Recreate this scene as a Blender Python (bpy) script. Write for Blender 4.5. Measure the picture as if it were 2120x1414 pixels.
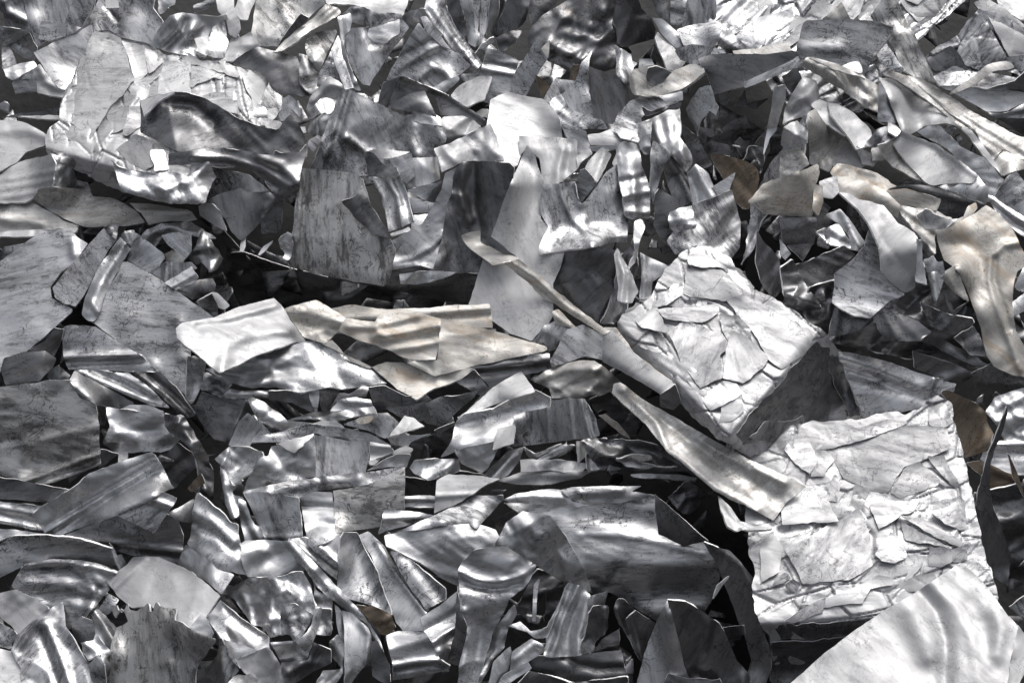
import bpy, math, random
import numpy as np
from mathutils import Matrix, Vector, geometry

# ------------------------------------------------------------------ scene, camera, light
scene = bpy.context.scene
for o in list(bpy.data.objects):
    bpy.data.objects.remove(o, do_unlink=True)
COL = scene.collection

PITCH = math.radians(25.0)
AIM = Vector((0.0, 0.0, 1.05))            # middle of the heap face
DIST = 4.0
LENS, SENSOR, PW, PH = 55.0, 36.0, 2120.0, 1414.0
FPX = LENS / SENSOR * PW
cam_loc = AIM + Vector((0.0, -DIST * math.cos(PITCH), DIST * math.sin(PITCH)))
cam_data = bpy.data.cameras.new("camera")
cam_data.lens, cam_data.sensor_width = LENS, SENSOR
cam_data.clip_start, cam_data.clip_end = 0.05, 400.0
cam = bpy.data.objects.new("camera", cam_data)
cam.location = cam_loc
cam.rotation_euler = (math.pi / 2 - PITCH, 0.0, 0.0)
COL.objects.link(cam)
scene.camera = cam
cam_data.dof.use_dof = True
cam_data.dof.focus_distance = 3.75
cam_data.dof.aperture_fstop = 18.0

SUN_EL, SUN_AZ = 60.0, 28.0               # degrees; azimuth measured from +Y (behind the heap) towards +X
world = bpy.data.worlds.new("World")
scene.world = world
world.use_nodes = True
wn, wl = world.node_tree.nodes, world.node_tree.links
bg = wn["Background"]
sky = wn.new("ShaderNodeTexSky")
sky.sky_type = 'NISHITA'
sky.sun_disc = False
sky.sun_elevation = math.radians(SUN_EL)
sky.sun_rotation = math.radians(SUN_AZ)
sky.air_density, sky.dust_density, sky.ozone_density = 1.0, 6.0, 1.0
hs = wn.new("ShaderNodeHueSaturation")
hs.inputs["Saturation"].default_value = 0.26      # overcast: nearly neutral sky
wl.new(sky.outputs[0], hs.inputs["Color"])
# overcast: the cloud layer is about three times brighter overhead than at the horizon
wtc = wn.new("ShaderNodeTexCoord"); wsx = wn.new("ShaderNodeSeparateXYZ"); wmr = wn.new("ShaderNodeMapRange"); wmx = wn.new("ShaderNodeMix")
wl.new(wtc.outputs["Generated"], wsx.inputs[0]); wl.new(wsx.outputs[2], wmr.inputs[0])
for i_, v_ in enumerate((0.0, 0.9, 0.12, 1.3)): wmr.inputs[i_ + 1].default_value = v_
wmx.data_type = 'RGBA'; wmx.blend_type = 'MULTIPLY'; wmx.inputs[0].default_value = 1.0
wl.new(hs.outputs[0], wmx.inputs[6]); wl.new(wmr.outputs[0], wmx.inputs[7])
wl.new(wmx.outputs[2], bg.inputs["Color"])
bg.inputs["Strength"].default_value = 0.115

sd = bpy.data.lights.new("sun", 'SUN')
sd.energy = 1.15
sd.angle = math.radians(42.0)
sd.color = (1.0, 0.975, 0.94)
sun = bpy.data.objects.new("sun", sd)
el, az = math.radians(SUN_EL), math.radians(SUN_AZ)
sdir = Vector((math.sin(az) * math.cos(el), math.cos(az) * math.cos(el), math.sin(el)))
sun.rotation_euler = (-sdir).to_track_quat('-Z', 'Y').to_euler()
sun.location = sdir * 20
COL.objects.link(sun)

scene.view_settings.view_transform = 'Standard'
scene.view_settings.look = 'None'
scene.view_settings.gamma = 1.0
scene.view_settings.use_curve_mapping = False
scene.view_settings.exposure = 0.14
scene.render.engine = 'CYCLES'
scene.cycles.max_bounces = 8
scene.cycles.glossy_bounces = 6
scene.cycles.diffuse_bounces = 4
scene.cycles.use_denoising = True
try:
    scene.cycles.denoiser = 'OPENIMAGEDENOISE'
except Exception:
    pass

# ------------------------------------------------------------------ materials
def new_mat(name):
    m = bpy.data.materials.new(name)
    m.use_nodes = True
    return m, m.node_tree.nodes, m.node_tree.links, m.node_tree.nodes["Principled BSDF"]

def alu(name, light, dark, rough, metal=1.0, stain=None, stain_amt=0.0, smudge=0.5, scratch=0.9, streak=0.5, bump=0.12, chalk=0.0):
    """Scrap aluminium: brushed streaks, smudges, fine scratches, optional brown staining and chalky oxide."""
    m, N, L, P = new_mat(name)
    def nd(t, **kw):
        n = N.new(t)
        for k, v in kw.items():
            setattr(n, k, v)
        return n
    def math_(op, a, b=None, c=None):
        n = nd("ShaderNodeMath", operation=op)
        for i, v in enumerate((a, b, c)):
            if v is None: continue
            if isinstance(v, (int, float)): n.inputs[i].default_value = v
            else: L.new(v, n.inputs[i])
        return n.outputs[0]
    def ramp(src, a, b, va=0.0, vb=1.0):
        n = nd("ShaderNodeMapRange"); n.clamp = True
        L.new(src, n.inputs[0])
        for i, v in enumerate((a, b, va, vb)): n.inputs[i + 1].default_value = v
        return n.outputs[0]
    def mixc(f, a, b):
        n = nd("ShaderNodeMix", data_type='RGBA')
        if isinstance(f, (int, float)): n.inputs[0].default_value = f
        else: L.new(f, n.inputs[0])
        for i, v in ((6, a), (7, b)):
            if isinstance(v, tuple): n.inputs[i].default_value = (*v, 1.0)
            else: L.new(v, n.inputs[i])
        return n.outputs[2]
    def noise(vec, scale, detail=3.0, rough_=0.55, dist=0.0):
        n = nd("ShaderNodeTexNoise")
        L.new(vec, n.inputs["Vector"])
        n.inputs["Scale"].default_value = scale
        n.inputs["Detail"].default_value = detail
        n.inputs["Roughness"].default_value = rough_
        n.inputs["Distortion"].default_value = dist
        return n.outputs[0]
    tc, oi = nd("ShaderNodeTexCoord"), nd("ShaderNodeObjectInfo")
    comb = nd("ShaderNodeCombineXYZ")
    L.new(math_('MULTIPLY', oi.outputs["Random"], 37.0), comb.inputs[0])
    L.new(math_('MULTIPLY', oi.outputs["Random"], 91.0), comb.inputs[1])
    L.new(math_('MULTIPLY', oi.outputs["Random"], 53.0), comb.inputs[2])
    add = nd("ShaderNodeVectorMath", operation='ADD')
    L.new(tc.outputs["Object"], add.inputs[0]); L.new(comb.outputs[0], add.inputs[1])
    vec = add.outputs[0]
    mp = nd("ShaderNodeMapping"); mp.inputs["Scale"].default_value = (0.05, 1.0, 1.0)
    L.new(vec, mp.inputs["Vector"])
    mp2 = nd("ShaderNodeMapping"); mp2.inputs["Scale"].default_value = (0.3, 1.0, 1.0)
    L.new(vec, mp2.inputs["Vector"])
    fine = noise(mp.outputs[0], 220.0, 2.0)               # fine brushing
    band = noise(mp.outputs[0], 34.0, 3.0)                # broad rolling bands
    smu = noise(mp2.outputs[0], 9.0, 7.0, 0.68, 0.6)      # dirt smudges
    spk = noise(vec, 130.0, 5.0, 0.75)
    # curly fine scratches: thin level sets of a warped noise, only here and there
    cur = noise(vec, 22.0, 3.0, 0.55, 1.6)
    cmask = ramp(noise(vec, 9.0, 2.0), 0.48, 0.60)
    line = ramp(math_('ABSOLUTE', math_('SUBTRACT', cur, 0.5)), 0.004, 0.022, 1.0, 0.0)
    scr = math_('MULTIPLY', math_('MULTIPLY', line, cmask), scratch)
    mp3 = nd("ShaderNodeMapping"); mp3.inputs["Scale"].default_value = (1.0, 0.07, 1.0)
    mp3.inputs["Rotation"].default_value = (0.0, 0.0, 0.6)
    L.new(vec, mp3.inputs["Vector"])
    s2 = noise(mp3.outputs[0], 120.0, 2.0)
    scr2 = math_('MULTIPLY', ramp(s2, 0.68, 0.74), math_('MULTIPLY', ramp(smu, 0.45, 0.6), scratch))
    dirt = ramp(smu, 0.45, 0.64, 0.0, smudge)
    mid = noise(mp2.outputs[0], 46.0, 6.0, 0.72, 0.5)
    dirt = math_('ADD', dirt, math_('MULTIPLY', ramp(mid, 0.49, 0.60), 0.75 * smudge))
    dirt = math_('ADD', dirt, math_('MULTIPLY', ramp(band, 0.45, 0.65), 0.45 * streak))
    dirt = math_('ADD', dirt, math_('MULTIPLY', ramp(fine, 0.45, 0.7), 0.35 * streak))
    dirt = math_('ADD', dirt, math_('MULTIPLY', ramp(spk, 0.58, 0.66), 0.55 * scratch))
    dirt = math_('MINIMUM', math_('ADD', math_('ADD', dirt, scr), scr2), 1.0)
    # whole-object tone differences
    tone = ramp(oi.outputs["Random"], 0.0, 1.0, 0.86, 1.08)
    base = mixc(dirt, light, dark)
    if stain:
        st = noise(mp2.outputs[0], 13.0, 5.0, 0.65, 0.8)
        stm = ramp(st, 0.62 - 0.22 * stain_amt, 0.76 - 0.1 * stain_amt, 0.0, min(1.0, 0.35 + stain_amt * 0.6))
        base = mixc(stm, base, stain)
        spots = ramp(noise(vec, 42.0, 2.0, 0.5), 0.71, 0.76, 0.0, 0.9 * min(1.0, stain_amt * 1.6))
        base = mixc(spots, base, (0.22, 0.10, 0.035))
    hsv = nd("ShaderNodeHueSaturation"); L.new(base, hsv.inputs["Color"]); L.new(tone, hsv.inputs["Value"])
    L.new(hsv.outputs[0], P.inputs["Base Color"])
    rg = math_('ADD', math_('MULTIPLY', dirt, 0.22), rough)
    rg = math_('ADD', rg, ramp(band, 0.3, 0.7, -0.05, 0.05))
    L.new(rg, P.inputs["Roughness"])
    mt = metal
    if stain or chalk:
        f = math_('MULTIPLY', ramp(smu, 0.36, 0.62), chalk) if chalk else None
        if stain:
            f2 = math_('MULTIPLY', stm, 0.8)
            f = f2 if f is None else math_('MAXIMUM', f, f2)
        L.new(math_('MULTIPLY', math_('SUBTRACT', 1.0, f), metal), P.inputs["Metallic"])
    else:
        P.inputs["Metallic"].default_value = metal
    bmp = nd("ShaderNodeBump"); bmp.inputs["Strength"].default_value = bump; bmp.inputs["Distance"].default_value = 0.004
    h = math_('ADD', math_('MULTIPLY', smu, 1.0), math_('MULTIPLY', noise(vec, 30.0, 3.0), 0.7))
    h = math_('ADD', h, math_('MULTIPLY', math_('ADD', scr, scr2), -0.25))
    L.new(h, bmp.inputs["Height"]); L.new(bmp.outputs[0], P.inputs["Normal"])
    return m

MAT = {
    'a': alu("grey_aluminium", (0.76, 0.765, 0.78), (0.17, 0.172, 0.185), 0.38, smudge=0.6),
    's': alu("bright_aluminium", (0.86, 0.865, 0.88), (0.30, 0.305, 0.32), 0.37, smudge=0.40, streak=0.35, scratch=0.7, bump=0.10),
    'd': alu("dull_and_shaded_aluminium", (0.33, 0.33, 0.34), (0.13, 0.13, 0.135), 0.36, smudge=0.55, streak=0.25, stain=(0.20, 0.15, 0.10), stain_amt=0.12),  # dull dark scrap; also shade put into bale sides and gap scrap
    'w': alu("white_oxidised_aluminium", (0.64, 0.64, 0.65), (0.33, 0.335, 0.355), 0.47, metal=0.42, smudge=0.38, streak=0.25, scratch=0.6, chalk=0.55, bump=0.12),
    'r': alu("stained_beige_aluminium", (0.76, 0.74, 0.705), (0.44, 0.415, 0.38), 0.46, metal=0.45, stain=(0.50, 0.33, 0.16), stain_amt=0.42, chalk=0.5, smudge=0.5),
    't': alu("lightly_stained_aluminium", (0.76, 0.75, 0.735), (0.36, 0.35, 0.335), 0.42, metal=0.7, stain=(0.45, 0.33, 0.20), stain_amt=0.2, chalk=0.4, smudge=0.5),
    'm': alu("blotched_aluminium", (0.76, 0.755, 0.75), (0.17, 0.168, 0.17), 0.40, metal=0.75, smudge=0.72, streak=0.3, chalk=0.3),
    'b': alu("brown_stained_plate", (0.30, 0.245, 0.19), (0.12, 0.10, 0.08), 0.42, metal=0.7, stain=(0.20, 0.13, 0.075), stain_amt=0.4, chalk=0.3),
    'p': alu("pressed_white_aluminium", (0.64, 0.64, 0.65), (0.27, 0.27, 0.29), 0.42, metal=0.5, smudge=0.5, streak=0.30, scratch=0.8, chalk=0.6, bump=0.2),
    'e': alu("cut_edge", (0.92, 0.92, 0.93), (0.8, 0.8, 0.8), 0.55, metal=0.3, smudge=0.1, streak=0.0, scratch=0.0),
}

# ------------------------------------------------------------------ numpy helpers
RNG = np.random.default_rng(7)
def _hash(ix, iy, seed):
    h = (ix.astype(np.int64) * 374761393 + iy.astype(np.int64) * 668265263 + seed * 974634777) & 0xFFFFFFFF
    h = ((h ^ (h >> 13)) * 1274126177) & 0xFFFFFFFF
    return ((h ^ (h >> 16)) & 0xFFFFFF) / float(0xFFFFFF)
def vnoise(x, y, seed):
    x0, y0 = np.floor(x), np.floor(y)
    fx, fy = x - x0, y - y0
    fx = fx * fx * fx * (fx * (fx * 6 - 15) + 10); fy = fy * fy * fy * (fy * (fy * 6 - 15) + 10)
    a, b = _hash(x0, y0, seed), _hash(x0 + 1, y0, seed)
    c, d = _hash(x0, y0 + 1, seed), _hash(x0 + 1, y0 + 1, seed)
    return (a * (1 - fx) + b * fx) * (1 - fy) + (c * (1 - fx) + d * fx) * fy - 0.5
def fbm(x, y, seed, oct=3):
    s, a = 0.0, 1.0
    for k in range(oct):
        s = s + a * vnoise(x * 2 ** k + 17.3 * k, y * 2 ** k - 9.1 * k, seed + k * 13)
        a *= 0.5
    return s
def creases(x, y, seed, n=5, lam=1.0, soft=0.06):
    """Sum of warped triangle waves, each masked to part of the sheet: buckles with sharp ridges."""
    r = np.random.default_rng(seed)
    s = np.zeros_like(x)
    wx, wy = fbm(x / (2.2 * lam), y / (2.2 * lam), seed + 5, 2), fbm(x / (2.2 * lam) + 31, y / (2.2 * lam), seed + 6, 2)
    for k in range(n):
        a = r.uniform(0, math.pi); L = lam * r.uniform(0.8, 2.2)
        u = ((x + 0.9 * lam * wx) * math.cos(a) + (y + 0.9 * lam * wy) * math.sin(a)) / L + r.uniform(0, 9)
        tri = np.abs(u - np.floor(u) - 0.5)
        tri = np.sqrt(tri * tri + soft * soft)
        m = np.clip(vnoise(x / (1.6 * lam) + 7 * k, y / (1.6 * lam), seed + 31 * k) * 3.2 + 0.15, 0, 1)
        s = s + (tri - 0.27) * m * L / lam
    return s
def facets(x, y, scale, seed, stretch=1.5, ang=None):
    """Crumple made of flat triangular facets meeting in sharp straight folds, in units of the facet size."""
    a = np.random.default_rng(seed).uniform(0, math.pi) if ang is None else ang
    wx, wy = 0.35 * scale * fbm(x / (1.7 * scale), y / (1.7 * scale), seed + 2, 2), 0.35 * scale * fbm(x / (1.7 * scale) + 9, y / (1.7 * scale), seed + 3, 2)
    u = ((x + wx) * math.cos(a) + (y + wy) * math.sin(a)) / (scale * stretch); v = (-(x + wx) * math.sin(a) + (y + wy) * math.cos(a)) / scale
    k = (u + v) * 0.366
    i, j = np.floor(u + k), np.floor(v + k)
    fu, fv = u + k - i, v + k - j
    lower = fu > fv
    h00, h11 = _hash(i, j, seed), _hash(i + 1, j + 1, seed)
    h10, h01 = _hash(i + 1, j, seed), _hash(i, j + 1, seed)
    return np.where(lower, h00 + (h10 - h00) * fu + (h11 - h10) * fv, h00 + (h01 - h00) * fv + (h11 - h01) * fu) - 0.5
def plates(x, y, scale, seed, stretch=1.0):
    """Angular pressed plates: straight edged cells, each with its own level and tilt, with a narrow gap between them."""
    r = np.random.default_rng(seed)
    a = r.uniform(0, math.pi)
    wx, wy = 0.12 * scale * fbm(x / scale, y / scale, seed + 2, 2), 0.12 * scale * fbm(x / scale + 9, y / scale, seed + 3, 2)
    u = ((x + wx) * math.cos(a) + (y + wy) * math.sin(a)) / (scale * stretch); v = (-(x + wx) * math.sin(a) + (y + wy) * math.cos(a)) / scale
    iu, iv = np.floor(u), np.floor(v)
    f1 = np.full(x.shape, 9.0); f2 = np.full(x.shape, 9.0); lev = np.zeros(x.shape)
    for du in (-1, 0, 1):
        for dv in (-1, 0, 1):
            cu, cv = iu + du, iv + dv
            pu, pv = cu + 0.1 + 0.8 * _hash(cu, cv, seed), cv + 0.1 + 0.8 * _hash(cu, cv, seed + 1)
            d = np.hypot(u - pu, v - pv)
            L = (_hash(cu, cv, seed + 4) - 0.5) + (u - pu) * (_hash(cu, cv, seed + 5) - 0.5) * 1.6 + (v - pv) * (_hash(cu, cv, seed + 6) - 0.5) * 1.6
            near = d < f1
            f2 = np.where(near, f1, np.minimum(f2, d)); lev = np.where(near, L, lev); f1 = np.where(near, d, f1)
    return lev, np.exp(-(((f2 - f1) * scale) / 2.2) ** 2)
def inside(px, py, poly):
    c = np.zeros(px.shape, bool)
    j = len(poly) - 1
    for i in range(len(poly)):
        xi, yi = poly[i]; xj, yj = poly[j]
        if yi != yj:
            c ^= ((yi > py) != (yj > py)) & (px < (xj - xi) * (py - yi) / (yj - yi) + xi)
        j = i
    return c
def seg_dist(x, y, pl):
    best = np.full(x.shape, 1e9)
    for (x1, y1), (x2, y2) in zip(pl[:-1], pl[1:]):
        dx, dy = x2 - x1, y2 - y1
        t = np.clip(((x - x1) * dx + (y - y1) * dy) / (dx * dx + dy * dy + 1e-9), 0, 1)
        best = np.minimum(best, np.hypot(x - x1 - t * dx, y - y1 - t * dy))
    return best
def box_blur(a, r, it=2):
    for _ in range(it):
        for ax in (0, 1):
            p = np.pad(a, [(r + 1, r) if k == ax else (0, 0) for k in (0, 1)], mode='edge')
            c = np.cumsum(p, axis=ax)
            n = a.shape[ax]
            hi = np.take(c, np.arange(2 * r + 1, 2 * r + 1 + n), axis=ax)
            lo = np.take(c, np.arange(0, n), axis=ax)
            a = (hi - lo) / (2 * r + 1)
    return a
def max_filter(a, r):
    for ax in (0, 1):
        p = np.pad(a, [(r, r) if k == ax else (0, 0) for k in (0, 1)], mode='edge')
        n = a.shape[ax]
        out = None
        for s in range(2 * r + 1):
            v = np.take(p, np.arange(s, s + n), axis=ax)
            out = v if out is None else np.maximum(out, v)
        a = out
    return a

# view frame: directions through the photograph, used only to trace outlines on to real planes in the heap
RC = cam.rotation_euler.to_matrix()
RC_np = np.array(RC)
CL = np.array(cam_loc)
def rays(x, y):
    return (np.asarray(x, float) - PW / 2) / FPX, -(np.asarray(y, float) - PH / 2) / FPX
def to_world(x, y, D):
    X, Y = rays(x, y)
    v = np.stack([X * D, Y * D, -D], -1)
    return v @ RC_np.T + CL
def plane_depth(n, x0, y0, D0, x, y):
    X0, Y0 = rays(x0, y0); X, Y = rays(x, y)
    return D0 * (n[0] * X0 + n[1] * Y0 - n[2]) / np.minimum(n[0] * X + n[1] * Y - n[2], -0.12)
def normal(nx, ny):
    return np.array((nx, ny, math.sqrt(max(0.06, 1 - nx * nx - ny * ny))))

# depth of whatever lies on the heap so far, so that each new piece rests on the ones below it
GS, GX0, GY0 = 4, -160, -160
GW, GH = (2120 + 320) // GS, (1414 + 320) // GS
gx, gy = np.meshgrid(GX0 + GS * (np.arange(GW) + 0.5), GY0 + GS * (np.arange(GH) + 0.5))
PILE_N = normal(0.0, 0.47)
PILE = plane_depth(PILE_N, 1060, 707, DIST + 0.10, gx, gy)
Z = PILE.copy()
def sample(A, x, y):
    fx = np.clip((x - GX0) / GS - 0.5, 0, GW - 1.001); fy = np.clip((y - GY0) / GS - 0.5, 0, GH - 1.001)
    ix, iy = fx.astype(int), fy.astype(int); fx, fy = fx - ix, fy - iy
    return (A[iy, ix] * (1 - fx) + A[iy, ix + 1] * fx) * (1 - fy) + (A[iy + 1, ix] * (1 - fx) + A[iy + 1, ix + 1] * fx) * fy

TX, TY, TS = (0, 400, 800, 1200, 1620), (0, 340, 680, 1014), 3.536
def conv(tile):
    if tile == 'G': return lambda p: p
    ox, oy = TX[int(tile[1])], TY[int(tile[0])]
    return lambda p: (p[0] / TS + ox, p[1] / TS + oy)
def parse_pts(s, cv):
    return [cv(tuple(float(v) for v in t.split(','))) for t in s.split()]

def resample(poly, step):
    out, corner = [], []
    n = len(poly)
    for i in range(n):
        a, b = np.array(poly[i]), np.array(poly[(i + 1) % n])
        L = np.linalg.norm(b - a)
        k = max(1, int(round(L / step)))
        for j in range(k):
            out.append(a + (b - a) * j / k); corner.append(j == 0)
    return np.array(out)
def round_corners(poly, mode):
    p = np.array(poly, float)
    if mode == 1:                          # small worn corners
        out = []
        for i in range(len(p)):
            for q in (p[i - 1], p[(i + 1) % len(p)]):
                L = np.linalg.norm(q - p[i])
                out.append(p[i] + (q - p[i]) * min(0.2, 1.6 / max(L, 1e-6)))
        return np.array(out)
    out = []                               # smooth closed curve through the points
    n = len(p)
    for i in range(n):
        a, b, c, d = p[i - 1], p[i], p[(i + 1) % n], p[(i + 2) % n]
        for t in (0.0, 0.25, 0.5, 0.75):
            out.append(0.5 * (2 * b + (c - a) * t + (2 * a - 5 * b + 4 * c - d) * t * t + (3 * b - a - 3 * c + d) * t ** 3))
    return np.array(out)

def apply_features(x, y, feats):
    """Shape of the piece off its plane, in units of one photograph pixel at the heap (about 1.2 mm); positive = away from the viewer."""
    h = np.zeros_like(x)
    for f in feats:
        c, P, A = f
        if c == 'j':                       # ridge along a polyline: height, width
            a = math.copysign(min(abs(A[0]), 1.0 * A[1]), A[0])
            h -= a * np.exp(-(seg_dist(x, y, P) / A[1]) ** 2); continue
        if c == 'd':                       # dent or bulge: radius, height
            r2 = (x - P[0][0]) ** 2 + (y - P[0][1]) ** 2
            h -= A[1] * np.exp(-r2 / (A[0] ** 2)); continue
        (x1, y1), (x2, y2) = P[:2]
        L = math.hypot(x2 - x1, y2 - y1)
        d = ((x - x1) * -(y2 - y1) + (y - y1) * (x2 - x1)) / L
        if c == 'k':                       # bend along a line: slope, softness
            w = A[1] if len(A) > 1 else 5.0
            h += A[0] * 0.5 * (d + np.sqrt(d * d + w * w))
        elif c == 'b':                     # even curvature about a line
            h += A[0] * (d / 100.0) ** 2 * 100.0
        elif c == 'g':                     # straight pressed rib(s): height, width, count, pitch
            n = int(A[2]) if len(A) > 2 else 1
            for k in range(n):
                h -= A[0] * np.exp(-((d - (k * A[3] if k else 0)) / A[1]) ** 2)
        elif c == 'v':                     # corrugation: amplitude, wavelength
            h += min(A[0], 0.085 * A[1]) * np.sin(d * 2 * math.pi / A[1] + 1.3 * fbm(x / 90, y / 90, 3, 2))
    return h

def add_object(name, mesh, M, parent=None, mat_list=()):
    o = bpy.data.objects.new(name, mesh)
    for m in mat_list: mesh.materials.append(m)
    COL.objects.link(o)
    if parent is not None:
        o.parent = parent
        PM = WORLD_M[parent.name]
        o.matrix_parent_inverse = Matrix.Identity(4)
        o.matrix_basis = PM.inverted() @ M
    else:
        o.matrix_world = M
    WORLD_M[o.name] = M
    return o
WORLD_M = {}

def shell(name, poly, depth_fn, n, mats, thick=0.0022, res=7.0, brush=0.0, parent=None, back=None, seed=0):
    """A solid piece of sheet: outline filled with a fine mesh on its own surface, given real thickness and a cut rim."""
    r = np.random.default_rng(seed)
    B = resample(poly, res)
    nb = len(B)
    lo, hi = B.min(0), B.max(0)
    xs = np.arange(lo[0], hi[0], res); ys = np.arange(lo[1], hi[1], res * 0.87)
    I = np.stack(np.meshgrid(xs, ys), -1)
    I[1::2, :, 0] += res * 0.5
    I = I.reshape(-1, 2) + r.uniform(-0.22, 0.22, (I.shape[0] * I.shape[1], 2)) * res
    if len(I):
        I = I[inside(I[:, 0], I[:, 1], B)]
        if len(I):
            d2 = np.full(len(I), 1e9)
            for s in range(0, nb, 64):
                d2 = np.minimum(d2, ((I[:, None, :] - B[None, s:s + 64]) ** 2).sum(-1).min(1))
            I = I[d2 > (0.6 * res) ** 2]
    P = np.vstack([B, I]) if len(I) else B
    vo, _, fo, _, _, _ = geometry.delaunay_2d_cdt([Vector(p) for p in P], [(i, (i + 1) % nb) for i in range(nb)],
                                                  [list(range(nb))], 1, 1e-4)
    V2 = np.array([(v[0], v[1]) for v in vo])
    F = np.array([f for f in fo if len(f) == 3], dtype=np.int64)
    if len(F) == 0: return None
    D = depth_fn(V2[:, 0], V2[:, 1])
    W = to_world(V2[:, 0], V2[:, 1], D)
    # face the viewer
    a, b, c = W[F[:, 0]], W[F[:, 1]], W[F[:, 2]]
    nf = np.cross(b - a, c - a)
    flip = (nf * (CL - a)).sum(1) < 0
    F[flip] = F[flip][:, ::-1]; nf[flip] *= -1
    vn = np.zeros_like(W)
    for k in range(3): np.add.at(vn, F[:, k], nf)
    vn /= np.linalg.norm(vn, axis=1, keepdims=True) + 1e-12
    if back is None:
        Wb = W - vn * thick
    else:
        ray = W - CL; ray /= np.linalg.norm(ray, axis=1, keepdims=True)
        Wb = W + back(V2, ray)
    nv = len(W)
    e = np.vstack([F[:, (0, 1)], F[:, (1, 2)], F[:, (2, 0)]])
    key = {}
    for u, v in e: key[(int(u), int(v))] = 1
    rim = [(u, v) for (u, v) in key if (v, u) not in key]
    faces = [tuple(int(i) for i in f) for f in F] + [(int(f[2]) + nv, int(f[1]) + nv, int(f[0]) + nv) for f in F] + \
            [(v, u, u + nv, v + nv) for u, v in rim]
    WW = np.vstack([W, Wb])
    # the piece's own frame: origin in its middle, z along its face, x along the rolling direction
    nw = RC_np @ n
    xc = np.array((math.cos(brush), -math.sin(brush), 0.0)); xc = xc - n * xc.dot(n); xc /= np.linalg.norm(xc)
    xw = RC_np @ xc; yw = np.cross(nw, xw)
    cen = W.mean(0)
    R3 = np.stack([xw, yw, nw], 1)
    loc = (WW - cen) @ R3
    M = Matrix.Translation(Vector(cen)) @ Matrix([list(q) for q in R3]).to_4x4()
    me = bpy.data.meshes.new(name)
    me.from_pydata([tuple(v) for v in loc], [], faces)
    me.update(calc_edges=True)
    nfr = len(F)
    sm = np.ones(len(faces), bool); sm[2 * nfr:] = False
    me.polygons.foreach_set("use_smooth", sm)
    mi = np.zeros(len(faces), np.int32); mi[2 * nfr:] = 1 if len(mats) > 1 else 0
    me.polygons.foreach_set("material_index", mi)
    ev = np.empty(len(me.edges) * 2, np.int32); me.edges.foreach_get("vertices", ev); ev = ev.reshape(-1, 2)
    rs = set(tuple(sorted(q)) for q in rim) | set(tuple(sorted((u + nv, v + nv))) for u, v in rim)
    sh = np.array([tuple(sorted((int(p), int(q)))) in rs for p, q in ev])
    at = me.attributes.new("sharp_edge", 'BOOLEAN', 'EDGE'); at.data.foreach_set("value", sh)
    return add_object(name, me, M, parent, mats)

def parse_feats(fs, cv):
    out = []
    for t in (fs or '').split(';'):
        t = t.split()
        if not t: continue
        P = [cv(tuple(float(v) for v in q.split(','))) for q in t[1:] if ',' in q]
        out.append((t[0], P, [float(q) for q in t[1:] if ',' not in q]))
    return out

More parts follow.
